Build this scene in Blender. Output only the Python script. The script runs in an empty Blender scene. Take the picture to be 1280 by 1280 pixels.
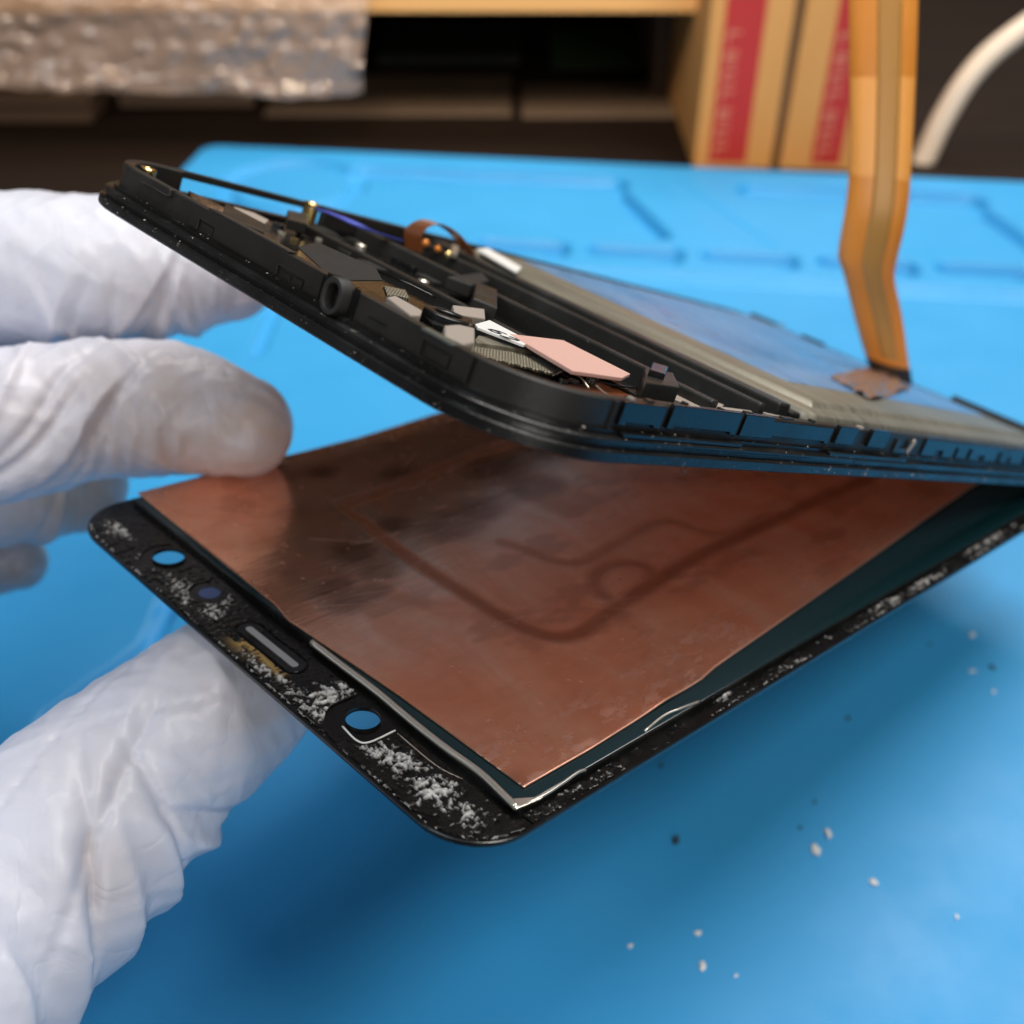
import bpy, bmesh, math, random
import numpy as np
from mathutils import Matrix, Vector
R_ = math.radians
sc = bpy.context.scene
C = sc.collection
random.seed(7)

# ------------------------------------------------------------------ camera, world, lamps, exposure
F_PX = 1451.03                      # focal length for a 1280 px frame
PITCH = R_(37); CAM_H = 0.142
cam_d = bpy.data.cameras.new('camera'); cam = bpy.data.objects.new('camera', cam_d); C.objects.link(cam)
cam.location = (0, 0, CAM_H); cam.rotation_euler = (R_(90) - PITCH, 0, 0)
cam_d.sensor_width = 36; cam_d.lens = F_PX/1280*36
cam_d.clip_start = 0.002; cam_d.clip_end = 20
cam_d.dof.use_dof = True; cam_d.dof.focus_distance = 0.112; cam_d.dof.aperture_fstop = cam_d.lens/1.75
sc.camera = cam
sc.render.resolution_x = sc.render.resolution_y = 1024
sc.view_settings.view_transform = 'Standard'; sc.view_settings.look = 'None'
sc.view_settings.exposure = 0.2; sc.view_settings.gamma = 1.0
w = bpy.data.worlds.new('World'); sc.world = w; w.use_nodes = True
w.node_tree.nodes['Background'].inputs[0].default_value = (1.0, 0.97, 0.93, 1)
w.node_tree.nodes['Background'].inputs[1].default_value = 0.06

def lamp(name, loc, target, size, power, col, sy=None):
    d = bpy.data.lights.new(name, 'AREA'); d.energy = power; d.color = col
    d.shape = 'RECTANGLE'; d.size = size; d.size_y = sy or size
    o = bpy.data.objects.new(name, d); C.objects.link(o); o.location = loc
    o.rotation_euler = (Vector(target) - Vector(loc)).to_track_quat('-Z', 'Y').to_euler()
    return o
lamp('ceiling_lamp', (0.34, 0.55, 0.85), (0.05, 0.22, 0), 0.60, 7.6, (1.0, 0.97, 0.93), 0.50)
lamp('bench_lamp', (0.38, -0.12, 0.78), (0.05, 0.20, 0), 0.26, 2.2, (1.0, 0.95, 0.88), 0.22)
lamp('window_light', (-0.34, -0.13, 0.62), (0.0, 0.15, 0.04), 0.30, 1.15, (0.82, 0.91, 1.0))
lamp('side_light', (0.22, -0.50, 0.30), (0.0, 0.15, 0.05), 0.30, 1.0, (1.0, 0.96, 0.93))
lamp('box_fill_light', (-0.02, 0.06, 0.42), (0.0, 0.46, 0.02), 0.12, 0.28, (1.0, 0.80, 0.58)).data.spread = R_(70)  # added warm fill that brightens the boxes behind the mat, not a real lamp

# ------------------------------------------------------------------ geometry of the view: poses found from the photograph
RIGHT = np.array([1., 0, 0]); FWD = np.array([0, math.cos(PITCH), -math.sin(PITCH)]); DOWN = np.array([0, -math.sin(PITCH), -math.cos(PITCH)])
BASIS = np.stack([RIGHT, DOWN, FWD], 1)
def rotv(r):
    r = np.array(r); th = np.linalg.norm(r); k = r/th
    K = np.array([[0, -k[2], k[1]], [k[2], 0, -k[0]], [-k[1], k[0], 0]])
    return np.eye(3) + math.sin(th)*K + (1 - math.cos(th))*K@K
RG = rotv([1.874846, 0.870975, -0.385462]); TG = np.array([-55.3448, 0.3959, 144.3586])
RF = rotv([1.631147, 0.914393, -0.220619]); TF = np.array([-50.2038, -37.2522, 130.0758])
def cam2w(q): return np.array([0, 0, CAM_H*1000]) + BASIS@np.asarray(q, float)          # mm
def ray(px, py): return np.array([(px - 640)/F_PX, (py - 640)/F_PX, 1.0])
def plane_uv(R, t, px, py, z):
    d = R.T@ray(px, py); o = -R.T@t; s = (z - o[2])/d[2]; return (o + s*d)[:2]
def GP(px, py, z=0): return plane_uv(RG, TG, px, py, z)      # point on the display plane
def FP(px, py, z=0): return plane_uv(RF, TF, px, py, z)      # point on the chassis plane
def matrix_of(R, t):
    M = np.eye(4); M[:3, :3] = BASIS@R; M[:3, 3] = cam2w(t)*0.001; return Matrix(M.tolist())
def WZ(px, py, z):                                            # where the ray meets a level (mm)
    d = BASIS@ray(px, py); s = (z - CAM_H*1000)/d[2]; return np.array([0, 0, CAM_H*1000]) + s*d
def WY(px, py, Y):
    d = BASIS@ray(px, py); s = Y/d[1]; return np.array([0, 0, CAM_H*1000]) + s*d

# ------------------------------------------------------------------ noise
def _hash(ix, iy, seed):
    h = (ix.astype(np.int64)*374761393 + iy.astype(np.int64)*668265263 + seed*974634777) & 0xffffffff
    h = ((h ^ (h >> 13))*1274126177) & 0xffffffff
    return ((h ^ (h >> 16)) & 0xffff)/65535.0
def vnoise(x, y, seed=0):
    ix = np.floor(x); iy = np.floor(y); fx = x - ix; fy = y - iy
    fx = fx*fx*(3 - 2*fx); fy = fy*fy*(3 - 2*fy)
    a = _hash(ix, iy, seed); b = _hash(ix + 1, iy, seed); c = _hash(ix, iy + 1, seed); d = _hash(ix + 1, iy + 1, seed)
    return (a*(1 - fx) + b*fx)*(1 - fy) + (c*(1 - fx) + d*fx)*fy
def fbm(x, y, seed=0, o=4):
    s = 0; a = 0.5; n = 0
    for i in range(o):
        s = s + a*vnoise(x*2**i, y*2**i, seed + i*17); n += a; a *= 0.55
    return s/n
def sstep(a, b, x): t = np.clip((x - a)/(b - a), 0, 1); return t*t*(3 - 2*t)
def seg_dist(P, a, b):
    a = np.array(a, float); b = np.array(b, float); d = b - a
    t = np.clip(((P - a)@d)/(d@d + 1e-12), 0, 1); return np.linalg.norm(P - a - t[..., None]*d, axis=-1)
def poly_dist(P, pts):
    return np.min([seg_dist(P, pts[i], pts[i + 1]) for i in range(len(pts) - 1)], axis=0)

# ------------------------------------------------------------------ materials
def mat(name, col, rough=0.5, metal=0.0, spec=0.5, **k):
    m = bpy.data.materials.new(name); m.use_nodes = True
    b = m.node_tree.nodes['Principled BSDF']
    b.inputs['Base Color'].default_value = (*col, 1); b.inputs['Roughness'].default_value = rough
    b.inputs['Metallic'].default_value = metal; b.inputs['Specular IOR Level'].default_value = spec
    for kk, v in k.items(): b.inputs[kk.replace('_', ' ')].default_value = v
    return m
def N(m, t, **k):
    n = m.node_tree.nodes.new(t)
    for kk, v in k.items():
        if kk in n.inputs.keys(): n.inputs[kk].default_value = v
        else: setattr(n, kk, v)
    return n
def L(m, a, b): m.node_tree.links.new(a, b)
def bsdf(m): return m.node_tree.nodes['Principled BSDF']
def coord(m, scale=(1, 1, 1)):
    tc = N(m, 'ShaderNodeTexCoord'); mp = N(m, 'ShaderNodeMapping'); mp.inputs['Scale'].default_value = scale
    L(m, tc.outputs['Object'], mp.inputs['Vector']); return mp.outputs['Vector']
def noise(m, scale, detail=4, rough=0.55, vec=None, dist=0):
    n = N(m, 'ShaderNodeTexNoise'); n.inputs['Scale'].default_value = scale; n.inputs['Detail'].default_value = detail
    n.inputs['Roughness'].default_value = rough; n.inputs['Distortion'].default_value = dist
    L(m, vec or coord(m), n.inputs['Vector']); return n.outputs['Fac']
def ramp(m, fac, stops):
    r = N(m, 'ShaderNodeValToRGB'); cr = r.color_ramp
    while len(cr.elements) < len(stops): cr.elements.new(0.5)
    for e, (p, c) in zip(cr.elements, stops):
        e.position = p; e.color = (*c, 1) if len(c) == 3 else c
    L(m, fac, r.inputs[0]); return r.outputs[0]
def g3(v): return (v, v, v)
def mixc(m, fac, a, b, mode='MIX'):
    n = N(m, 'ShaderNodeMix', data_type='RGBA', blend_type=mode)
    for s, v in ((0, fac), (6, a), (7, b)):
        if isinstance(v, (int, float)): n.inputs[s].default_value = v
        elif isinstance(v, tuple): n.inputs[s].default_value = (*v, 1)
        else: L(m, v, n.inputs[s])
    return n.outputs[2]
def bump(m, h, strength, dist):
    n = N(m, 'ShaderNodeBump'); n.inputs['Strength'].default_value = strength; n.inputs['Distance'].default_value = dist
    L(m, h, n.inputs['Height']); L(m, n.outputs[0], bsdf(m).inputs['Normal']); return n
def attr(m, name): n = N(m, 'ShaderNodeAttribute', attribute_name=name); return n

def plastic(name, col, rough, speck=0.66, wear=(0.16, 0.15, 0.14)):
    m = mat(name, col, rough)
    v = coord(m)
    n1 = noise(m, 900, 3, 0.6, v); n2 = noise(m, 160, 4, 0.6, v)
    sp = ramp(m, n1, [(speck + 0.09, g3(0)), (speck + 0.13, g3(1))])
    sc2 = ramp(m, n2, [(0.55, g3(0)), (0.75, g3(0.45))])
    c = mixc(m, sc2, col, tuple(min(1, x*1.7 + 0.004) for x in col))
    L(m, mixc(m, sp, c, wear), bsdf(m).inputs['Base Color'])
    L(m, ramp(m, n2, [(0.3, g3(rough - 0.1)), (0.75, g3(rough + 0.18))]), bsdf(m).inputs['Roughness'])
    bump(m, mixc(m, 0.5, noise(m, 2600, 3, 0.6, v), noise(m, 700, 5, 0.7, v)), 0.5 if 'scuffed' in name else 0.3, 0.00012)
    return m
M = {}
M['black'] = plastic('black_plastic', (0.017, 0.0150, 0.0125), 0.42)
M['black_gloss'] = plastic('glossy_black_plastic', (0.007, 0.0075, 0.008), 0.22)
M['flange'] = plastic('scuffed_black_plastic', (0.007, 0.007, 0.007), 0.30, 0.58, (0.12, 0.11, 0.10))
M['soft'] = plastic('matte_black_foam', (0.009, 0.008, 0.007), 0.65)
M['ridge'] = plastic('dark_grey_plastic', (0.022, 0.022, 0.020), 0.36)
M['rubber'] = mat('rubber', (0.02, 0.019, 0.018), 0.6)
M['grey_pad'] = mat('grey_foam_pad', (0.33, 0.28, 0.24), 0.75)
M['pink_pad'] = mat('pink_silicone_pad', (0.66, 0.40, 0.34), 0.55)
M['white'] = mat('white_sticker', (0.78, 0.78, 0.76), 0.5)
M['ink'] = mat('black_ink', (0.015, 0.015, 0.02), 0.6)
M['gold'] = mat('gold_plating', (0.85, 0.62, 0.25), 0.22, 1.0)
M['silver'] = mat('silver_plating', (0.82, 0.78, 0.68), 0.28, 0.85)
M['greenish'] = mat('greenish_grey_plastic', (0.10, 0.115, 0.10), 0.35)
M['blue_tape'] = mat('blue_tape', (0.07, 0.10, 0.52), 0.5)
M['white_plastic'] = mat('cable_jacket', (0.80, 0.66, 0.52), 0.4)
m = M['mesh'] = mat('woven_metal_mesh', (0.40, 0.37, 0.29), 0.45, 0.6)
v = coord(m)
def wave(m, v, sc_, ax):
    n = N(m, 'ShaderNodeTexWave', wave_type='BANDS', bands_direction=ax); n.inputs['Scale'].default_value = sc_
    L(m, v, n.inputs['Vector']); return n.outputs['Fac']
mm_ = N(m, 'ShaderNodeMath', operation='MULTIPLY'); L(m, wave(m, v, 760, 'X'), mm_.inputs[0]); L(m, wave(m, v, 760, 'Y'), mm_.inputs[1])
L(m, ramp(m, mm_.outputs[0], [(0.1, (0.09, 0.085, 0.06)), (0.6, (0.55, 0.5, 0.38))]), bsdf(m).inputs['Base Color'])
bump(m, mm_.outputs[0], 0.8, 0.0001)
# battery
m = M['pouch'] = mat('battery_pouch', (0.20, 0.175, 0.14), 0.42, 0.35)
v = coord(m, (60, 900, 60)); L(m, ramp(m, noise(m, 1, 3, 0.5, v), [(0.3, (0.17, 0.155, 0.12)), (0.75, (0.30, 0.28, 0.22))]), bsdf(m).inputs['Base Color'])
bump(m, noise(m, 300, 3), 0.25, 0.0002)
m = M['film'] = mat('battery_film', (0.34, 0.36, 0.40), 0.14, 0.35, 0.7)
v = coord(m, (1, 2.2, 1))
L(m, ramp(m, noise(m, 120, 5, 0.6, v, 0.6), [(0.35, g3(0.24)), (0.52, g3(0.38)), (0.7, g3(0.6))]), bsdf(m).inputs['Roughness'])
L(m, ramp(m, noise(m, 90, 4, 0.6, v), [(0.35, (0.10, 0.29, 0.58)), (0.7, (0.22, 0.40, 0.66))]), bsdf(m).inputs['Base Color'])  # blue reflection of the mat is put into the film's base colour
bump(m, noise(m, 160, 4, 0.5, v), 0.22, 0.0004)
m = M['foil'] = mat('crumpled_copper_foil', (0.62, 0.46, 0.38), 0.3, 0.85)
bump(m, noise(m, 600, 4), 0.8, 0.0006)
M['alloy'] = mat('brushed_alloy', (0.86, 0.78, 0.70), 0.5, 0.1)
# polyimide ribbon
m = M['ribbon'] = mat('amber_ribbon', (0.66, 0.27, 0.045), 0.3, 0.0, 0.6)
v = coord(m)
L(m, ramp(m, noise(m, 40, 3, 0.5, v), [(0.3, (0.66, 0.25, 0.03)), (0.7, (0.80, 0.34, 0.06))]), bsdf(m).inputs['Base Color'])
tl = N(m, 'ShaderNodeBsdfTranslucent'); tl.inputs['Color'].default_value = (0.9, 0.42, 0.08, 1); mx = N(m, 'ShaderNodeMixShader'); mx.inputs[0].default_value = 0.3
out = m.node_tree.nodes['Material Output']; L(m, bsdf(m).outputs[0], mx.inputs[1]); L(m, tl.outputs[0], mx.inputs[2]); L(m, mx.outputs[0], out.inputs['Surface'])
M['ribbon_stripe'] = mat('ribbon_copper_tracks', (0.40, 0.20, 0.045), 0.35, 0.1)
M['ribbon_pale'] = mat('ribbon_stiffener', (0.74, 0.33, 0.075), 0.35)
M['brown_gloss'] = mat('brown_gloss', (0.15, 0.045, 0.012), 0.3)
M['orange_bead'] = mat('orange_bead', (0.75, 0.26, 0.05), 0.25, 0.4)
# copper sheet of the display
m = M['copper'] = mat('copper_sheet', (0.72, 0.36, 0.22), 0.30, 0.90)
v = coord(m)
a1 = attr(m, 'stain'); sx = N(m, 'ShaderNodeSeparateColor'); L(m, a1.outputs['Color'], sx.inputs[0])
n1 = noise(m, 55, 6, 0.62, coord(m, (1, 2.0, 1)), 0.8); n2 = noise(m, 420, 5, 0.6, coord(m, (1, 0.35, 1)))
c0 = ramp(m, n1, [(0.30, (0.95, 0.38, 0.21)), (0.50, (1.0, 0.49, 0.31)), (0.72, (1.0, 0.62, 0.44))])
c0 = mixc(m, ramp(m, n2, [(0.4, g3(0)), (0.75, g3(0.4))]), c0, (0.72, 0.33, 0.19))
c1 = mixc(m, sx.outputs[1], c0, (0.42, 0.18, 0.11))
c2 = mixc(m, sx.outputs[0], c1, (0.46, 0.17, 0.09))
c3 = mixc(m, sx.outputs[2], c2, (0.90, 0.55, 0.45))
L(m, c3, bsdf(m).inputs['Base Color'])
rr_ = ramp(m, n1, [(0.3, g3(0.26)), (0.7, g3(0.17))])
rr2 = mixc(m, sx.outputs[2], rr_, g3(0.55)); rr3 = mixc(m, sx.outputs[0], rr2, g3(0.42))
L(m, rr3, bsdf(m).inputs['Roughness'])
bump(m, mixc(m, 0.5, noise(m, 260, 6, 0.65, coord(m, (1, 0.5, 1))), noise(m, 900, 4, 0.6, coord(m, (1, 0.08, 1)))), 0.22, 0.0003)
# display
M['glass_black'] = plastic('black_printed_glass', (0.004, 0.004, 0.004), 0.22, 0.63, (0.3, 0.28, 0.25)); bsdf(M['glass_black']).inputs['Specular IOR Level'].default_value = 0.3
M['panel_side'] = plastic('panel_edge', (0.006, 0.006, 0.006), 0.25)
M['panel'] = mat('dark_teal_panel', (0.004, 0.021, 0.026), 0.16, 0.0, 0.6)
bump(M['panel'], noise(M['panel'], 90, 3), 0.05, 0.0003)
M['sensor'] = mat('dark_blue_filter', (0.012, 0.045, 0.17), 0.2)
M['slot'] = mat('earpiece_sheen', (0.32, 0.32, 0.33), 0.5)  # flat grey stands in for the reflection in the earpiece slot
m = M['window'] = mat('clear_glass', (0.01, 0.02, 0.03), 0.05); bsdf(m).inputs['Alpha'].default_value = 0.06
m = M['residue'] = mat('adhesive_residue', (0.02, 0.02, 0.02), 0.4)
bsdf(m).inputs['Specular IOR Level'].default_value = 0.35; a1 = attr(m, 'white'); sx = N(m, 'ShaderNodeSeparateColor'); L(m, a1.outputs['Color'], sx.inputs[0])
nz = noise(m, 1500, 4)
dk = ramp(m, nz, [(0.35, (0.004, 0.004, 0.004)), (0.6, (0.008, 0.008, 0.007)), (0.85, (0.035, 0.033, 0.03))])
wh = ramp(m, nz, [(0.3, (0.42, 0.40, 0.38)), (0.65, (0.78, 0.77, 0.75))])
cw = mixc(m, sx.outputs[0], dk, wh)
L(m, mixc(m, sx.outputs[1], cw, (0.55, 0.36, 0.12)), bsdf(m).inputs['Base Color'])
L(m, ramp(m, sx.outputs[0], [(0, g3(0.24)), (1, g3(0.75))]), bsdf(m).inputs['Roughness'])
bump(m, nz, 0.5, 0.0001)
# glove
m = M['glove'] = mat('white_latex_glove', (0.70, 0.72, 0.76), 0.36, 0.0, 0.4)
b = bsdf(m); b.inputs['Subsurface Weight'].default_value = 0.25; b.inputs['Subsurface Radius'].default_value = (1.0, 0.75, 0.6); b.inputs['Subsurface Scale'].default_value = 0.002
v = coord(m)
L(m, ramp(m, noise(m, 70, 4, 0.55, v), [(0.3, (0.61, 0.63, 0.73)), (0.7, (0.67, 0.70, 0.81))]), b.inputs['Base Color'])
sk = attr(m, 'skin').outputs['Fac']
lk = b.inputs['Base Color'].links[0].from_socket
L(m, mixc(m, sk, lk, (0.50, 0.40, 0.34)), b.inputs['Base Color'])
nr = noise(m, 55, 3, 0.5, v, 1.4); ab = N(m, 'ShaderNodeMath', operation='SUBTRACT'); L(m, nr, ab.inputs[0]); ab.inputs[1].default_value = 0.5
ab2 = N(m, 'ShaderNodeMath', operation='ABSOLUTE'); L(m, ab.outputs[0], ab2.inputs[0])
h2 = ramp(m, ab2.outputs[0], [(0.0, g3(0)), (0.035, g3(0.75)), (0.12, g3(1))])
h1 = noise(m, 2200, 3, 0.6, v)
bn = bump(m, h2, 0.13, 0.0004); bn2 = N(m, 'ShaderNodeBump'); bn2.inputs['Strength'].default_value = 0.28; bn2.inputs['Distance'].default_value = 0.00007
L(m, h1, bn2.inputs['Height']); L(m, bn.outputs[0], bn2.inputs['Normal']); L(m, bn2.outputs[0], b.inputs['Normal'])
# mat and surroundings
m = M['mat'] = mat('blue_silicone', (0.035, 0.33, 0.78), 0.5, 0.0, 0.4)
v = coord(m)
L(m, ramp(m, noise(m, 14, 4, 0.6, v), [(0.3, (0.034, 0.315, 0.66)), (0.7, (0.040, 0.338, 0.70))]), bsdf(m).inputs['Base Color'])
L(m, ramp(m, noise(m, 60, 5, 0.6, v), [(0.35, g3(0.42)), (0.7, g3(0.58))]), bsdf(m).inputs['Roughness'])
gr = mixc(m, 0.5, noise(m, 1500, 3, 0.6, v), noise(m, 380, 5, 0.7, v)); bump(m, gr, 0.30, 0.0002)
lk = bsdf(m).inputs['Base Color'].links[0].from_socket
du = ramp(m, noise(m, 700, 4, 0.65, v), [(0.66, g3(0)), (0.78, g3(0.35))])
L(m, mixc(m, du, lk, (0.22, 0.45, 0.62)), bsdf(m).inputs['Base Color'])
m = M['desk'] = mat('dark_wood', (0.035, 0.018, 0.009), 0.75, 0, 0.2)
L(m, ramp(m, noise(m, 12, 5, 0.6, coord(m, (0.4, 6, 1))), [(0.3, (0.010, 0.005, 0.003)), (0.7, (0.020, 0.010, 0.005))]), bsdf(m).inputs['Base Color'])
m = M['shelf'] = mat('pale_wood', (0.46, 0.26, 0.10), 0.6)
L(m, ramp(m, noise(m, 10, 5, 0.6, coord(m, (0.5, 5, 8))), [(0.3, (0.78, 0.40, 0.12)), (0.7, (0.88, 0.48, 0.17))]), bsdf(m).inputs['Base Color'])
m = M['card'] = mat('kraft_cardboard', (0.48, 0.28, 0.12), 0.8, 0, 0.2)
L(m, ramp(m, noise(m, 40, 5, 0.6, coord(m, (1, 1, 0.3))), [(0.3, (0.62, 0.29, 0.085)), (0.7, (0.72, 0.36, 0.12))]), bsdf(m).inputs['Base Color'])
M['card_dark'] = mat('brown_cardboard', (0.12, 0.07, 0.04), 0.8)
M['tape'] = mat('brown_packing_tape', (0.14, 0.065, 0.018), 0.4)
M['red'] = mat('red_print', (0.50, 0.028, 0.024), 0.7)
M['cream'] = mat('cream_print', (0.62, 0.22, 0.13), 0.7)
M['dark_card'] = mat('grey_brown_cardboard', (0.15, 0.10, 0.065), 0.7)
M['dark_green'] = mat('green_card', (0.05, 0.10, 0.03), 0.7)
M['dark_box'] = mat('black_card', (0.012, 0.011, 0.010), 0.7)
m = M['wrap'] = mat('bubble_wrap', (0.62, 0.44, 0.34), 0.13, 0.0, 1.0)
bsdf(m).inputs['Alpha'].default_value = 0.5; bsdf(m).inputs['Coat Weight'].default_value = 1.0; bsdf(m).inputs['Coat Roughness'].default_value = 0.08
bump(m, noise(m, 90, 2, 0.5), 0.25, 0.003)
M['crumb'] = mat('white_crumb', (0.78, 0.78, 0.76), 0.6)
M['crumb_dark'] = mat('dark_crumb', (0.03, 0.045, 0.05), 0.8)
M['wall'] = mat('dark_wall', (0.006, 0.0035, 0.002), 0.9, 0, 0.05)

# ------------------------------------------------------------------ mesh helpers (millimetres in, metres out)
def tag(o, label=None, cat=None, group=None, kind=None):
    for k, v_ in (('label', label), ('category', cat), ('group', group), ('kind', kind)):
        if v_: o[k] = v_
    return o
def empty(name, M_=None, loc=None):
    o = bpy.data.objects.new(name, None); C.objects.link(o); o.empty_display_size = 0.01
    if M_ is not None: o.matrix_world = M_
    if loc is not None: o.location = loc
    return o
def obj(name, me, material, parent=None):
    o = bpy.data.objects.new(name, me); C.objects.link(o)
    if material is not None and not me.materials: me.materials.append(material)
    if parent is not None: o.parent = parent
    return o
def from_py(name, V, Fc, material, parent=None, smooth=False):
    me = bpy.data.meshes.new(name)
    me.from_pydata([tuple(p) for p in (np.asarray(V, float)*0.001)], [], Fc)
    if smooth: me.polygons.foreach_set('use_smooth', [True]*len(me.polygons))
    me.update(); return obj(name, me, material, parent)
def from_bm(name, bm, material, parent=None, smooth=False, auto=None):
    bmesh.ops.recalc_face_normals(bm, faces=bm.faces)
    bmesh.ops.scale(bm, vec=(0.001,)*3, verts=bm.verts)
    me = bpy.data.meshes.new(name); bm.to_mesh(me); bm.free()
    if smooth or auto: me.polygons.foreach_set('use_smooth', [True]*len(me.polygons))
    if auto: me.set_sharp_from_angle(angle=R_(auto))
    return obj(name, me, material, parent)
def bevel(bm, wd, seg=2, ang=30):
    es = [e for e in bm.edges if len(e.link_faces) == 2 and e.calc_face_angle(0) > R_(ang)]
    bmesh.ops.bevel(bm, geom=es, offset=wd, segments=seg, affect='EDGES', profile=0.5)
def box_bm(bm, c, s, rot=None):
    r = bmesh.ops.create_cube(bm, size=1.0); vs = r['verts']
    bmesh.ops.scale(bm, vec=s, verts=vs)
    if rot is not None: bmesh.ops.rotate(bm, cent=(0, 0, 0), matrix=rot, verts=vs)
    bmesh.ops.translate(bm, vec=c, verts=vs); return vs
def box(name, c, s, material, parent=None, bev=0.1, rot=None, seg=2):
    bm = bmesh.new(); box_bm(bm, (0, 0, 0), s)
    if bev: bevel(bm, bev, seg)
    if rot is not None: bmesh.ops.rotate(bm, cent=(0, 0, 0), matrix=rot, verts=bm.verts)
    bmesh.ops.translate(bm, vec=c, verts=bm.verts)
    return from_bm(name, bm, material, parent)
def prism(name, poly, z0, z1, material, parent=None, bev=0.08, seg=2):
    bm = bmesh.new(); bmesh.ops.recalc_face_normals(bm, faces=bm.faces)
    f = bm.faces.new([bm.verts.new((p[0], p[1], z0)) for p in poly])
    r = bmesh.ops.extrude_face_region(bm, geom=[f])
    vs = [g for g in r['geom'] if isinstance(g, bmesh.types.BMVert)]
    zz = z1 if np.ndim(z1) else None
    for i, v_ in enumerate(vs): v_.co.z = z1
    if bev: bevel(bm, bev, seg)
    return from_bm(name, bm, material, parent)
def tube(name, pts, r, material, parent=None, n=10, closed=False, res=6):
    P = spline([np.array(p, float) for p in pts], res); r = np.interp(np.linspace(0, 1, len(P)), np.linspace(0, 1, len(np.atleast_1d(r))), np.atleast_1d(r)) if np.ndim(r) else np.full(len(P), r)
    V, Fc = [], []; T = np.gradient(P, axis=0); ref = np.array([0.13, 0.21, 1.0])
    for i, p in enumerate(P):
        t = T[i]/np.linalg.norm(T[i]); a = np.cross(t, ref); a /= np.linalg.norm(a); b_ = np.cross(t, a)
        for k in range(n):
            th = 2*math.pi*k/n; V.append(p + r[i]*(math.cos(th)*a + math.sin(th)*b_))
    for i in range(len(P) - 1):
        for k in range(n):
            Fc.append((i*n + k, i*n + (k + 1) % n, (i + 1)*n + (k + 1) % n, (i + 1)*n + k))
    Fc.append(tuple(range(n))[::-1]); Fc.append(tuple((len(P) - 1)*n + k for k in range(n)))
    return from_py(name, V, Fc, material, parent, True)
def spline(P, res=8):
    if len(P) < 3: return np.array([P[0] + (P[1] - P[0])*t for t in np.linspace(0, 1, res + 1)])
    Q = [2*P[0] - P[1]] + list(P) + [2*P[-1] - P[-2]]; out = []
    for i in range(1, len(Q) - 2):
        for k in range(res):
            t = k/res; a, b_, c, d = Q[i - 1], Q[i], Q[i + 1], Q[i + 2]
            out.append(0.5*((2*b_) + (c - a)*t + (2*a - 5*b_ + 4*c - d)*t*t + (3*b_ - a - 3*c + d)*t**3))
    out.append(Q[-2]); return np.array(out)
def grid_mesh(name, X, Y, Z, material, parent=None, keep=None, smooth=True, attrs=None, thick=None):
    """X, Y, Z arrays (n, m) in mm; keep = boolean per vertex"""
    n, m_ = X.shape; V = np.stack([X, Y, Z], -1).reshape(-1, 3)
    i, j = np.meshgrid(np.arange(n - 1), np.arange(m_ - 1), indexing='ij')
    q = np.stack([i*m_ + j, (i + 1)*m_ + j, (i + 1)*m_ + j + 1, i*m_ + j + 1], -1).reshape(-1, 4)
    if keep is not None:
        k = keep.reshape(-1); q = q[k[q].all(1)]
    used = np.unique(q); mp = np.full(len(V), -1); mp[used] = np.arange(len(used)); q = mp[q]; V = V[used]
    me = bpy.data.meshes.new(name); me.vertices.add(len(V)); me.vertices.foreach_set('co', (V*0.001).ravel())
    me.loops.add(q.size); me.loops.foreach_set('vertex_index', q.ravel().astype(np.int32))
    me.polygons.add(len(q)); me.polygons.foreach_set('loop_start', np.arange(0, q.size, 4, dtype=np.int32))
    me.update(calc_edges=True); me.validate()
    me.polygons.foreach_set('use_smooth', [smooth]*len(me.polygons))
    for an, arr in (attrs or {}).items():
        A = me.color_attributes.new(an, 'FLOAT_COLOR', 'POINT')
        c = np.ones((len(V), 4)); c[:, :3] = arr.reshape(-1, 3)[used]; A.data.foreach_set('color', c.ravel())
    o = obj(name, me, material, parent)
    return o

# ------------------------------------------------------------------ the setting
box('desk_top', (100, 600, -25), (1600, 1500, 40), M['desk'], bev=0)['kind'] = 'structure'
box('back_wall', (100, 900, 300), (1600, 20, 640), M['wall'], bev=0)['kind'] = 'structure'

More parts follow.
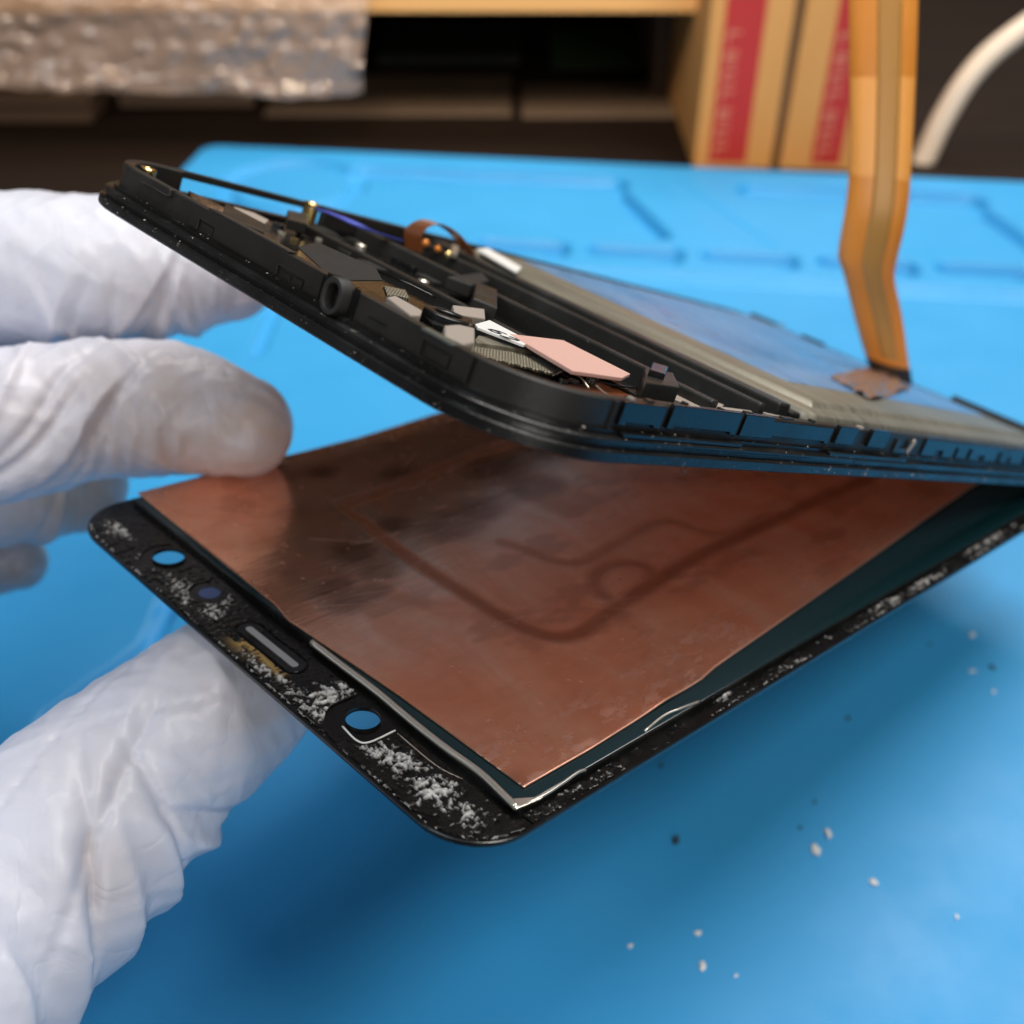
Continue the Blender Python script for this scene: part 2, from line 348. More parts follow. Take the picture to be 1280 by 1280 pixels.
# repair mat: a slab with raised rim, trays and grooves
A_ = R_(7.2)
MO = np.array([33.6, 381.4, 0.0]); MEX = np.array([math.cos(A_), -math.sin(A_), 0]); MEY = np.array([math.sin(A_), math.cos(A_), 0])
def MP(px, py): q = WZ(px, py, 0) - MO; return np.array([q@MEX, q@MEY])
def make_mat():
    xs = np.arange(-143, 211.01, 0.7)
    ys = np.concatenate([np.arange(-372, -330, 3.0), np.arange(-330, -100, 1.5), np.arange(-100, 1.41, 0.45)])
    X, Y = np.meshgrid(xs, ys, indexing='ij'); P = np.stack([X, Y], -1); Z = np.zeros_like(X)
    def groove(pts, wd, dp, soft=0.45):
        d = poly_dist(P, pts); return -dp*(1 - sstep(wd/2 - soft/2, wd/2 + soft/2, d))
    Z += 1.2*sstep(-86.5, -84.5, Y + 0.0*X)                      # tool strip stands a little proud
    G_ = np.zeros_like(Z)
    for a_, b_, c_ in (((-80, -18.4), (0, -18.4), (17.5, -57)), ((47, -18.4), (112, -18.4), (126, -57)), ((173, -18.4), (215, -18.4), (230, -57))):   # tray outlines
        G_ = np.minimum(G_, groove([a_, b_], 13.0, 4.0)); G_ = np.minimum(G_, groove([b_, c_], 6.5, 4.0))
    for x0 in np.arange(-68, 205, 32.6):                          # row of dashes
        G_ = np.minimum(G_, groove([(x0 + 3, -69), (x0 + 23.5, -69)], 7.5, 4.0))
        G_ = np.minimum(G_, groove([(x0 + 23.5, -69), (x0 + 23.5, -73)], 7.0, 4.0))
    G_ = np.minimum(G_, groove([(20, -10), (50, -62)], 2.0, 0.6)); G_ = np.minimum(G_, groove([(-143, -84), (212, -84)], 5.0, 1.4, 2.0))
    d = np.abs(np.linalg.norm(P - np.array([-101, -34]), axis=-1) - 21); G_ = np.minimum(G_, -2.4*(1 - sstep(2.4, 3.4, d)))
    for l in ([MP(215, 740), MP(185, 810)], [MP(185, 810), MP(60, 900)], [MP(345, 380), MP(320, 440)], [(-120, -95), (-120, -330)]):
        G_ = np.minimum(G_, groove(l, 3.4, 2.2))
    Z += G_
    # rounded outline and rim roll-off
    r = 7; ax0, ax1, ay0, ay1 = -142.5, 210.5, -371.5, 1.0
    qx = np.maximum(np.maximum(ax0 + r - X, X - (ax1 - r)), 0); qy = np.maximum(np.maximum(ay0 + r - Y, Y - (ay1 - r)), 0)
    dd = np.hypot(qx, qy) - r
    Z = np.where(dd > -1.5, Z - 6.4*sstep(-1.5, 0.0, dd), Z)
    return grid_mesh('repair_mat', *[np.moveaxis(MO + X[..., None]*MEX + Y[..., None]*MEY + Z[..., None]*np.array([0, 0, 1]), -1, 0)[i] for i in range(3)], M['mat'], keep=dd < 0.4)
tag(make_mat(), 'large blue silicone repair mat with moulded trays along its back edge', 'mat')

# riser shelf behind the mat, with dark boxes stored underneath
sh = empty('storage_shelf', loc=(0, 0.43, 0)); tag(sh, 'pale wooden riser shelf across the back above the dark gap', 'shelf')
Tm = Matrix.Translation((0, -0.43, 0))
def cbox(name, x0, x1, y0, y1, z0, z1, m_, parent, org, bev=0.3):
    return box(name, ((x0 + x1)/2 - org[0], (y0 + y1)/2 - org[1], (z0 + z1)/2 - org[2]), (x1 - x0, y1 - y0, z1 - z0), m_, parent, bev)
so = (0, 430, 0)
cbox('top_board', -330, 66, 420, 640, 39.5, 52, M['shelf'], sh, so)
cbox('side_panel', -330, -318, 424, 640, -4, 39.3, M['shelf'], sh, so)
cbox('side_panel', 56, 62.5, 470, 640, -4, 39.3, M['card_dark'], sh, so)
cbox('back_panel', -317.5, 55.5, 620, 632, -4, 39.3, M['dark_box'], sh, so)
def stored(name, label, px0, px1, py0, Y, dep, m_, cat='box'):
    a = WY(px0, py0, Y); b_ = WY(px1, py0, Y)
    e = empty(name, loc=((a[0] + b_[0])/2000, Y/1000, -0.004)); tag(e, label, cat, 'boxes stored under the shelf')
    hgt = a[2] + 4; wd = b_[0] - a[0]
    box('body', (0, dep/2, hgt/2), (wd, dep, hgt), m_, e, 0.6)
    box('lid_seam', (0, -0.15, hgt*0.72), (wd*0.98, 0.5, 0.8), M['dark_box'], e, 0)
    return e
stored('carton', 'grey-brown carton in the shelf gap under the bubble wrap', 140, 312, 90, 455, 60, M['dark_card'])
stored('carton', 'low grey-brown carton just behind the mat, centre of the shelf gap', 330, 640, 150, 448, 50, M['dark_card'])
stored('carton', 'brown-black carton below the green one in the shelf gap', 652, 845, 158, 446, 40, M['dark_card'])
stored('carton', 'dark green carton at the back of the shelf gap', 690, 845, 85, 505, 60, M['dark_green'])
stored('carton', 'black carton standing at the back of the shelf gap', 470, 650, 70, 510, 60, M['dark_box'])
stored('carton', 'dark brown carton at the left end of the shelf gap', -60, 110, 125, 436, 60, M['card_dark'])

# two kraft boxes with red print
def kraft(name, label, px0, px1, Y, hgt, tilt, strip, dep=90):
    a = WY(px0, 212, Y); b_ = WY(px1, 212, Y); wd = b_[0] - a[0]
    e = empty(name, loc=((a[0] + b_[0])/2000, Y/1000, -0.004)); e.rotation_euler = (0, R_(tilt), 0)
    tag(e, label, 'box', 'kraft boxes with red print')
    box('body', (0, dep/2, hgt/2), (wd, dep, hgt), M['card'], e, 0.5)
    s0, s1 = strip
    box('red_band', (-wd/2 + (s0 + s1)/2*wd, -0.1, hgt*0.5 - 2), ((s1 - s0)*wd, 0.3, hgt*0.9), M['red'], e, 0)
    # pale lettering column beside the band: blurred characters reading upward
    for k in range(7):
        cx = -wd/2 + (s0 + 0.12)*wd
        rm = Matrix.Rotation(R_(90), 3, 'X')
        bm = bmesh.new(); z = 6 + k*6.2
        for (dx, dz, sx_, sz_) in ((-1.6, 0, .9, 4.2), (1.0, 1.6, 4.2, .9), (1.0, -1.6, 3.2, .9), (0.6, 0, 3.0, .8))[:2 + (k*7) % 3]:
            box_bm(bm, (cx + dx*0.8, -0.32, z + dz), (sx_*.8, 0.12, sz_))
        from_bm('print_mark', bm, M['cream'], e)
    return e
kraft('kraft_box', 'kraft cardboard box with red band, beside the dark shelf gap', 866, 963, 390, 88, 1.0, (0.18, 0.66))
kraft('kraft_box', 'kraft cardboard box with red band, right behind the amber ribbon', 974, 1078, 388, 90, 1.6, (0.36, 0.70))
box('packing_tape', tuple(WY(968, 120, 404) + np.array([0, 0, 12])), (6, 26, 90), M['tape'], None, 0.3, Matrix.Rotation(R_(1.3), 3, 'Y'))
tag(bpy.data.objects['packing_tape'], 'strip of brown card wedged between the two kraft boxes', 'card')

# white cable arching at the right
cp = [WY(px, py, Y) for px, py, Y in ((1120, 262, 398), (1152, 205, 400), (1178, 150, 402), (1215, 92, 405), (1262, 48, 410), (1330, 8, 418), (1420, 0, 430), (1520, 60, 440), (1600, 210, 450))]
tag(tube('white_cable', cp, 3.9, M['white_plastic'], None, 14), 'thick cream white cable arching behind the right of the mat', 'cable')

# bubble wrap draped over the shelf front
def make_wrap():
    nx, ns = 300, 150
    s = np.linspace(0, 1, ns); x = np.linspace(-262, -47, nx)
    prof = np.array([(500, 56), (450, 55.5), (424, 55), (411, 52), (406, 44), (404, 30), (402, 16.5)], float)
    pr = spline([p for p in prof], 40); ll = np.linspace(0, 1, len(pr)); py = np.interp(s, ll, pr[:, 0]); pz = np.interp(s, ll, pr[:, 1])
    X, S = np.meshgrid(x, s, indexing='ij'); Yv = np.broadcast_to(py, X.shape).copy(); Z = np.broadcast_to(pz, X.shape).copy()
    hang = sstep(52, 20, Z)
    Z += hang*((-141 - X)*-0.012*0 + 5.0*sstep(-80, -240, X) + 2.5*(fbm(X/22, S*2, 5) - 0.5))
    Yv += 7*(fbm(X/26, S*5, 9) - 0.5) + 4*(np.abs(fbm(X/13 + S*3, S*7, 19, 2) - 0.5))
    X = X + hang*(-4)*sstep(-60, -47, X)
    # bubbles
    L_ = s*110; Sx, Sl = np.meshgrid(x, L_, indexing='ij')
    row = np.floor(Sl/8.6); bx = (Sx + 5*(row % 2)) % 10 - 5; by = Sl % 8.6 - 4.3
    d = np.hypot(bx, by); hb = 1.2*np.sqrt(np.clip(1 - (d/4.0)**2, 0, 1))*sstep(0.35, 0.6, fbm(Sx/14, Sl/14, 15))
    ny = -np.sign(0.3 + hang); Yv += np.where(hang > 0.2, -hb, 0); Z += np.where(hang <= 0.2, hb, 0)
    return grid_mesh('bubble_wrap', X, Yv, Z, M['wrap'])
tag(make_wrap(), 'crinkled clear bubble wrap hanging over the shelf front', 'packaging')

# crumbs on the mat
WHITE_LABELS = ["white crumb, upper of the close pair right of the display's near corner", "white crumb, lower of the close pair right of the display's near corner", 'white crumb on the mat below and right of the close pair', 'white crumb near the bottom with another crumb directly below it', 'white crumb directly below another near the bottom of the mat', 'white crumb lying farthest out in the lower right of the mat', 'small white crumb farthest left of the crumbs near the bottom', "white crumb beside the display's long edge, upper of two", "white crumb beside the display's long edge, lower of two", 'tiny white crumb at far right, just below the two beside the display', 'tiny white crumb lowest of all, near the bottom edge of the mat']
DARK_LABELS = ["largest dark speck, under the display's near corner on the mat", 'tiny dark speck just above the close pair of white crumbs', "dark speck on the mat midway along below the display's long edge", 'tiny dark speck left of the close pair of white crumbs', "dark speck closest beneath the display's long edge, near its corner", "dark speck left of the white crumbs beside the display's far edge", 'dark speck at far right among the white crumbs beside the display']
def crumb(i, px, py, r, m_, dark):
    p = WZ(px, py, 0.0); bm = bmesh.new()
    bmesh.ops.create_icosphere(bm, subdivisions=2, radius=r)
    for v_ in bm.verts:
        v_.co *= 0.45 + 0.9*random.random()
    bmesh.ops.scale(bm, vec=(1.3, 0.75, 0.5), verts=bm.verts)
    o = from_bm('dark_speck' if dark else 'white_crumb', bm, m_, None, False)
    o.location = (p[0]/1000, p[1]/1000, r*0.4/1000); o.rotation_euler = (0, 0, random.random()*6)
    if dark: tag(o, DARK_LABELS[i], 'speck', 'dark specks on the mat')
    else: tag(o, WHITE_LABELS[i], 'crumb', 'white crumbs on the mat')
for i, (px, py, r) in enumerate([(1035, 1043, .75), (1020, 1064, .75), (1092, 1104, .55), (872, 1167, .5), (878, 1208, .55), (1196, 1147, .3), (788, 1183, .35), (1215, 795, .55), (1215, 840, .5), (1242, 865, .35), (920, 1220, .25)]):
    crumb(i, px, py, r, M['crumb'], False)
for i, (px, py, r) in enumerate([(845, 1051, .7), (1018, 1003, .3), (1060, 898, .4), (1000, 1035, .3), (826, 957, .4), (1162, 806, .35), (1240, 835, .5)]):
    crumb(i, px, py, r, M['crumb_dark'], True)


# ------------------------------------------------------------------ outlines and sweeps
def rr(u0, v0, u1, v1, r, inset=0.0, n=10, left_stops=()):
    u0 += inset; v0 += inset; u1 -= inset; v1 -= inset; r = max(r - inset, 0.3); out = []
    def arc(cx, cy, a0): return [(cx + r*math.cos(a0 + math.pi/2*k/n), cy + r*math.sin(a0 + math.pi/2*k/n)) for k in range(n + 1)]
    out += arc(u1 - r, v0 + r, -math.pi/2); out += arc(u1 - r, v1 - r, 0); out += arc(u0 + r, v1 - r, math.pi/2)
    out += [(u0, s) for s in left_stops]; out += arc(u0 + r, v0 + r, math.pi)
    return np.array(out)
def sweep(name, prof, outl, material, parent, start=0, count=None, closed=True, auto=35):
    """prof: list of (inset, z) closed loop; outl(inset) -> points"""
    bm = bmesh.new(); rings = []
    for ins, z in prof:
        o = outl(ins); o = np.roll(o, -start, axis=0)
        if count: o = o[:count]
        rings.append([bm.verts.new((p[0], p[1], z)) for p in o])
    n = len(rings[0]); m_ = len(rings)
    for j in range(m_):
        a, b_ = rings[j], rings[(j + 1) % m_]
        for i in range(n if closed else n - 1):
            bm.faces.new((a[i], a[(i + 1) % n], b_[(i + 1) % n], b_[i]))
    if not closed:
        bm.faces.new([r[0] for r in rings]); bm.faces.new([r[-1] for r in rings][::-1])
    return from_bm(name, bm, material, parent, auto=auto)
def panel(name, axes, u0, u1, z0, z1, base, t, holes, material, parent, bev=0.06):
    """a proud plate on a wall; axes 'short' lies in u-z at v=base growing to -v, 'long' lies in v-z at u=base growing to +u"""
    us = sorted({u0, u1, *[h[0] for h in holes], *[h[1] for h in holes]}); zs = sorted({z0, z1, *[h[2] for h in holes], *[h[3] for h in holes]})
    bm = bmesh.new(); vs = {}
    def vert(u, z, d):
        k = (u, z, d)
        if k not in vs: vs[k] = bm.verts.new((u, base - d, z) if axes == 'short' else (base + d, u, z))
        return vs[k]
    fs = []
    for i in range(len(us) - 1):
        for j in range(len(zs) - 1):
            cu, cz = (us[i] + us[i + 1])/2, (zs[j] + zs[j + 1])/2
            if any(h[0] < cu < h[1] and h[2] < cz < h[3] for h in holes): continue
            fs.append(bm.faces.new((vert(us[i], zs[j], 0), vert(us[i + 1], zs[j], 0), vert(us[i + 1], zs[j + 1], 0), vert(us[i], zs[j + 1], 0))))
    r = bmesh.ops.extrude_face_region(bm, geom=fs)
    d = (0, -t, 0) if axes == 'short' else (t, 0, 0)
    bmesh.ops.translate(bm, vec=d, verts=[g for g in r['geom'] if isinstance(g, bmesh.types.BMVert)])
    bmesh.ops.recalc_face_normals(bm, faces=bm.faces)
    if bev: bevel(bm, bev, 2, 60)
    return from_bm(name, bm, material, parent)

# ------------------------------------------------------------------ the opened phone body (u across, v along, z up, millimetres)
ph = empty('phone_body', matrix_of(RF, TF)); tag(ph, 'opened black phone chassis tilted above its copper-backed display', 'phone chassis')
FL, FWD_ = 146.0, 75.0
def fo(ins, n=10): return rr(0, 0, FWD_, FL, 11.0, ins, n, (34.0, 12.5))
nfo = len(fo(0)); i_close = 33 + 0; i_open = 34
# bottom flange with ledges
sweep('bottom_flange', [(0.25, -0.55), (0.0, -0.35), (0.0, 0.45), (0.18, 0.62), (0.62, 0.66), (0.66, 0.98), (0.35, 1.04), (0.35, 1.42), (0.55, 1.55), (1.25, 1.58), (1.25, 1.98), (3.2, 1.98), (3.2, -0.55)], fo, M['flange'], ph)
prism('floor_plate', rr(0, 0, FWD_, FL, 11, 3.1, 8), 0.3, 1.15, M['black_gloss'], ph, 0)
prism('back_plate', rr(0, 0, FWD_, FL, 11, 3.3, 8), -0.1, 0.28, M['alloy'], ph, 0)
# side wall, open along part of the far long edge
oi = 34                                                           # index of the stop v = 11.5
sweep('side_wall', [(1.7, 1.9), (1.7, 4.35), (1.85, 4.5), (2.75, 4.5), (2.9, 4.35), (2.9, 1.1)], fo, M['black'], ph, start=oi, count=nfo, closed=False)
box('slot_bar', (2.2, 22.6, 4.1), (0.9, 22.6, 0.85), M['black'], ph, 0.12)
box('sill', (2.3, 22.7, 1.55), (1.2, 22.3, 0.9), M['black'], ph, 0.1)
# short wall, facing the viewer
SB = 1.72
panel('wall_panel', 'short', 23.8, 46.3, 2.2, 4.52, SB, 0.28, [(25.4, 28.4, 2.2, 3.35), (39.6, 44.0, 2.2, 3.2)], M['black'], ph)
panel('wall_panel', 'short', 51.7, 66.4, 2.2, 4.55, SB, 0.28, [(60.6, 64.3, 2.35, 3.75)], M['black'], ph)
panel('wall_clip', 'short', 25.9, 28.0, 2.25, 3.1, SB, 0.14, [], M['black'], ph, 0.03)
panel('wall_clip', 'short', 40.2, 41.6, 2.25, 2.8, SB, 0.16, [], M['black'], ph, 0.03)
panel('wall_clip', 'short', 42.2, 43.6, 2.25, 2.9, SB, 0.2, [], M['black'], ph, 0.03)
panel('wall_clip', 'short', 61.2, 64.0, 2.5, 3.45, SB, 0.2, [], M['black'], ph, 0.03)
panel('wall_clip', 'short', 53.6, 56.0, 3.05, 3.16, SB - 0.28, 0.12, [], M['black_gloss'], ph, 0.02)
box('grey_insert', (62.3, 1.55, 4.5), (3.9, 0.9, 0.26), M['greenish'], ph, 0.08)
box('wall_step', (16.6, 1.5, 4.2), (6.0, 0.7, 0.85), M['black'], ph, 0.15)
box('wall_step', (33.5, 2.0, 4.66), (14.0, 1.0, 0.22), M['ridge'], ph, 0.08)
# oval port sleeve
def sleeve():
    bm = bmesh.new(); c = np.array([49.05, 3.3]); n = 36; rings = []
    def stad(a, b_):
        out = []
        for k in range(n):
            th = 2*math.pi*k/n; x = a*math.cos(th); z = a*math.sin(th) + (b_ - a)*(1 if math.sin(th) > 0 else -1)*min(1, abs(math.sin(th))*6)
            out.append((c[0] + x, c[1] + z))
        return out
    for a, b_, v_ in ((1.42, 1.72, 1.9), (1.42, 1.72, 0.75), (1.34, 1.64, 0.58), (0.98, 1.28, 0.55), (0.86, 1.16, 0.68), (0.84, 1.14, 2.3)):
        rings.append([bm.verts.new((p[0], v_, p[1])) for p in stad(a, b_)])
    for a, b_ in zip(rings, rings[1:]):
        for k in range(n): bm.faces.new((a[k], a[(k + 1) % n], b_[(k + 1) % n], b_[k]))
    bm.faces.new(rings[-1][::-1])
    o = from_bm('port_sleeve', bm, M['rubber'], ph, auto=40)
    panel('port_frame', 'short', 46.6, 51.4, 2.0, 4.75, SB, 0.12, [(47.5, 50.6, 2.0, 4.75)], M['black_gloss'], ph, 0.04)
    return o
sleeve()
# long wall, facing right and down to the mat
LB = FWD_ - 1.72
for (a, b_, t, z0, z1, mm_) in ((12.6, 18.6, 0.5, 2.45, 4.5, 'black_gloss'), (19.6, 31.0, 0.5, 2.55, 4.75, 'black_gloss'), (31.9, 37.2, 0.42, 2.5, 4.7, 'black_gloss'), (37.3, 50.4, 0.3, 2.5, 4.35, 'black_gloss'),
                            (51.3, 55.6, 0.55, 2.75, 4.75, 'black_gloss'), (59.4, 64.0, 0.55, 2.75, 4.75, 'black_gloss')):
    panel('wall_panel', 'long', a, b_, z0, z1, LB, t, [(a + 1.0, b_ - 1.0, z0, z0 + 0.25)] if b_ - a > 6 else [], M[mm_], ph)
panel('wall_panel', 'long', 75.5, 112.0, 2.3, 4.4, LB, 0.3, [(79.5, 82.0, 2.3, 3.1), (85.5, 86.6, 2.3, 3.7), (90.2, 91.4, 2.3, 3.75), (94.0, 96.8, 2.3, 3.0), (101.5, 102.8, 2.3, 3.8), (106, 107.2, 2.3, 3.2)], M['black_gloss'], ph)
panel('wall_panel', 'long', 114.0, 134.0, 2.3, 4.4, LB, 0.3, [], M['black_gloss'], ph)
panel('broken_clip', 'long', 67.2, 71.5, 2.3, 3.9, LB, 0.35, [(68.2, 70.6, 2.9, 3.9)], M['ridge'], ph)
box('clip_arm', (LB + 0.25, 71.6, 3.2), (0.35, 0.8, 2.0), M['grey_pad'], ph, 0.1, Matrix.Rotation(R_(-34), 3, 'X'))
for (v0, v1, z0, z1, ins) in ((13.0, 32.0, 1.62, 2.0, 0.5), (22.0, 46.0, 1.05, 1.3, 0.25), (50.0, 70.0, 1.5, 1.95, 0.4), (56.0, 71.0, 0.95, 1.35, 0.2)):
    box('ledge_strip', (FWD_ - ins - 0.35, (v0 + v1)/2, (z0 + z1)/2), (0.5, v1 - v0, z1 - z0), M['flange'], ph, 0.06)
for (v, z, h_) in ((18.95, 3.3, 2.2), (31.4, 3.4, 2.1), (11.9, 3.2, 2.4)):
    box('wall_rib', (LB + 0.12, v, z), (0.3, 0.5, h_), M['soft'], ph, 0.05)
# scuffed chips along the lower ledge (dried glue and torn film)
def chips():
    rng = random.Random(3); bm = bmesh.new()
    for k in range(460):
        side = rng.random() < 0.6
        a = rng.random()**1.1; z, ins = rng.choice([(0.63, 0.3), (1.05, 0.5), (1.5, 0.5), (2.0, 1.35), (2.0, 1.45), (-0.1, -0.02), (0.2, -0.02)])
        r = 0.02 + 0.09*rng.random()**5
        c = (FWD_ - ins, 8 + a*92, z) if side else (10 + 56*rng.random(), ins, z)
        vs = box_bm(bm, (0, 0, 0), (r*(0.7 + rng.random()*1.6), r*(0.7 + rng.random()*2.2), r*0.5), Matrix.Rotation(rng.random()*6, 3, 'Z') @ Matrix.Rotation(rng.random(), 3, 'X'))
        bmesh.ops.translate(bm, vec=c, verts=vs)
    return from_bm('glue_chips', bm, mat('dried_glue_chip', (0.42, 0.38, 0.34), 0.5), ph)
chips()['kind'] = 'stuff'
for px, py in ((832, 588),):
    u, v = 75.0, 22 + (px - 832)*0.11
    tube('torn_thread', [(u, v, -0.35), (u + 0.2, v + 0.3, -0.8), (u + 0.1, v + 0.9, -1.0), (u, v + 1.3, -0.5)], 0.035, M['ridge'], ph, 6)

# ---- inside of the body: board bay near the viewer
def fquad(name, pts, z, th, material, bev=0.08, parent=ph):
    return prism(name, [tuple(FP(px, py, z)) for px, py in pts], z - th, z, material, parent, bev)
fquad('bay_cover', [(372, 308), (398, 303), (470, 335), (478, 350), (440, 350), (405, 338)], 4.3, 0.12, M['soft'], 0.02)
prism('bay_floor', [(5, 4.6), (68, 4.6), (68, 54), (5, 54)], 1.15, 1.5, M['black_gloss'], ph, 0.05)
fquad('camera_block', [(236, 238), (288, 262), (288, 275), (240, 250)], 3.4, 1.8, M['black_gloss'])
fquad('camera_block', [(282, 254), (332, 280), (330, 290), (278, 268)], 3.6, 1.8, M['black'])
fquad('white_tab', [(292, 258), (318, 266), (336, 275), (328, 282), (300, 268)], 2.8, 0.5, M['grey_pad'])
fquad('slot_post', [(360, 262), (384, 268), (384, 280), (360, 274)], 3.6, 1.2, M['ridge'])
# rails that run across the body
for v0, v1, z, mm_ in ((27.0, 28.2, 2.6, 'black'), (36.3, 37.6, 3.7, 'ridge'), (37.7, 45.6, 2.5, 'black_gloss'), (45.7, 46.8, 4.1, 'ridge'), (46.9, 49.6, 3.2, 'black_gloss'), (49.7, 52.2, 4.45, 'ridge'), (52.9, 55.2, 3.6, 'soft')):
    box('cross_rail', (37, (v0 + v1)/2, (z + 1.2)/2), (60, v1 - v0, z - 1.2), M[mm_], ph, 0.25)
fquad('connector_block', [(596, 352), (622, 362), (622, 384), (592, 372)], 4.3, 2.6, M['black'], 0.2)
fquad('connector_block', [(560, 345), (602, 340), (612, 350), (590, 356)], 3.9, 1.6, M['soft'], 0.2)
fquad('connector_block', [(806, 458), (842, 466), (850, 484), (808, 478)], 4.9, 2.6, M['ridge'], 0.15)
fquad('connector_block', [(816, 452), (836, 458), (832, 468), (812, 462)], 5.5, 2.6, M['black_gloss'], 0.15)
fquad('gold_contact', [(480, 357), (507, 362), (512, 372), (484, 368)], 3.2, 0.4, M['mesh'])
fquad('foam_pad', [(484, 371), (494, 369), (528, 388), (526, 394), (514, 394)], 4.3, 0.8, M['grey_pad'], 0.15)
fquad('foam_pad', [(566, 381), (606, 386), (607, 398), (568, 392)], 3.6, 0.9, M['grey_pad'], 0.15)
fquad('foam_pad', [(556, 406), (572, 405), (594, 410), (594, 427), (580, 430), (556, 419)], 4.6, 1.0, M['grey_pad'], 0.2)
fquad('metal_bar', [(594, 424), (598, 419), (664, 432), (666, 438), (596, 428)], 3.1, 0.5, M['pouch'])
fquad('mesh_pad', [(566, 426), (594, 427), (664, 437), (710, 460), (690, 466), (600, 444)], 2.7, 0.25, M['mesh'])
st = fquad('number_sticker', [(594, 405), (612, 400), (664, 427), (655, 431), (597, 409)], 3.7, 0.25, M['white'], 0.03)
fquad('pink_pad', [(638, 417), (704, 425), (788, 467), (778, 472), (716, 463)], 3.8, 0.42, M['pink_pad'], 0.1)
# the digits 62 printed on the sticker
def digits():
    bm = bmesh.new(); p0 = FP(609, 411, 3.74); p1 = FP(634, 423, 3.74); ex = (p1 - p0)/np.linalg.norm(p1 - p0); ey = np.array([-ex[1], ex[0]]); k = 0.62
    def stroke(pts):
        for a, b_ in zip(pts, pts[1:]):
            a = np.array(a, float)*k; b_ = np.array(b_, float)*k; d = b_ - a; l = np.linalg.norm(d); nrm = np.array([-d[1], d[0]])/l*0.17; d = d/l*0.08
            q = [a - d + nrm, b_ + d + nrm, b_ + d - nrm, a - d - nrm]
            bm.faces.new([bm.verts.new((*(p0 + ex*p[0] + ey*p[1]), 3.74 + 0.0006*len(bm.faces))) for p in q])
    stroke([(1.6, 3), (0.5, 2.6), (0, 1.4), (0.2, 0.3), (1, 0), (1.8, 0.5), (1.6, 1.4), (0.9, 1.7), (0.1, 1.2)])
    stroke([(2.8, 2.4), (3.4, 3), (4.2, 2.8), (4.4, 2.0), (2.8, 0), (4.6, 0)])
    return from_bm('printed_number', bm, M['ink'], st)
digits()
# round lens seat
def ring(name, c, z0, z1, r0, r1, material, parent, n=28, cap=True):
    bm = bmesh.new(); rs = []
    for r, z in ((r1, z0), (r1, z1 - 0.1), (r1 - 0.12, z1), (r0 + 0.12, z1), (r0, z1 - 0.1), (r0, z0 + 0.4)):
        rs.append([bm.verts.new((c[0] + r*math.cos(2*math.pi*k/n), c[1] + r*math.sin(2*math.pi*k/n), z)) for k in range(n)])
    for a, b_ in zip(rs, rs[1:]):
        for k in range(n): bm.faces.new((a[k], a[(k + 1) % n], b_[(k + 1) % n], b_[k]))
    if cap: bm.faces.new(rs[-1][::-1])
    return from_bm(name, bm, material, parent, auto=40)
ring('lens_seat', FP(560, 392, 4.3), 1.4, 4.3, 1.3, 2.3, M['black_gloss'], ph)
fquad('lens_bracket', [(528, 392), (545, 386), (590, 398), (592, 408), (556, 408), (540, 404)], 3.6, 1.4, M['black_gloss'])
for px, py, zz in ((185, 211, 4.3), (682, 484, 2.4)):
    c = FP(px, py, zz); ring('brass_insert', c, 1.2, zz + 0.1, 0.35, 0.95, M['gold'], ph, 20)
c = FP(390, 256, 4.6); ring('brass_insert', c, 2.2, 4.9, 0.35, 1.0, M['gold'], ph, 20)
fquad('brown_gloss', [(690, 482), (752, 478), (800, 490), (770, 498), (710, 494)], 2.2, 0.2, M['brown_gloss'], 0.03)  # added thin patch: brown reflection on the bay floor painted as colour
tube('wire_spring', [(*FP(745, 482, 3.2), 3.2), (*FP(760, 494, 3.4), 3.4), (*FP(784, 506, 3.8), 4.2), (*FP(792, 502, 4.4), 4.6)], 0.09, M['silver'], ph, 8)
tube('wire_spring', [(*FP(712, 466, 3), 3), (*FP(724, 472, 3), 3.1), (*FP(738, 480, 3), 2.6)], 0.1, M['silver'], ph, 8)
fquad('pale_strip', [(838, 482), (862, 490), (905, 506), (898, 512), (860, 506), (838, 497)], 2.6, 0.5, M['grey_pad'], 0.05)
fquad('pale_strip', [(900, 508), (938, 513), (945, 520), (910, 520)], 3.2, 0.5, M['grey_pad'], 0.05)
fquad('pale_strip', [(958, 516), (996, 524), (985, 528), (962, 524)], 3.4, 0.4, M['grey_pad'], 0.05)
fquad('foil_scrap', [(862, 488), (915, 496), (938, 514), (900, 508)], 2.3, 0.3, M['pouch'], 0.05)
# blue tape, small flex loop and solder beads at the far side
def fstrip(name, pts, wd, z, material, th=0.18):
    P = np.array([[*FP(px, py, zz), zz] for px, py, zz in pts]); P = spline(list(P), 8)
    V, Fc = [], []
    for p in P:
        for a, b_ in ((-wd/2, 0), (wd/2, 0), (wd/2, -th), (-wd/2, -th)): V.append((p[0] + a*0.3, p[1] + a, p[2] + b_))
    for i in range(len(P) - 1):
        for k in range(4): Fc.append((i*4 + k, i*4 + (k + 1) % 4, i*4 + 4 + (k + 1) % 4, i*4 + 4 + k))
    Fc += [(0, 1, 2, 3), tuple(4*(len(P) - 1) + k for k in (3, 2, 1, 0))]
    return from_py(name, V, Fc, material, ph)
fstrip('blue_tape', [(404, 262, 4.8), (430, 272, 5.0), (460, 286, 4.6), (494, 297, 4.2)], 2.2, 0, M['blue_tape'])
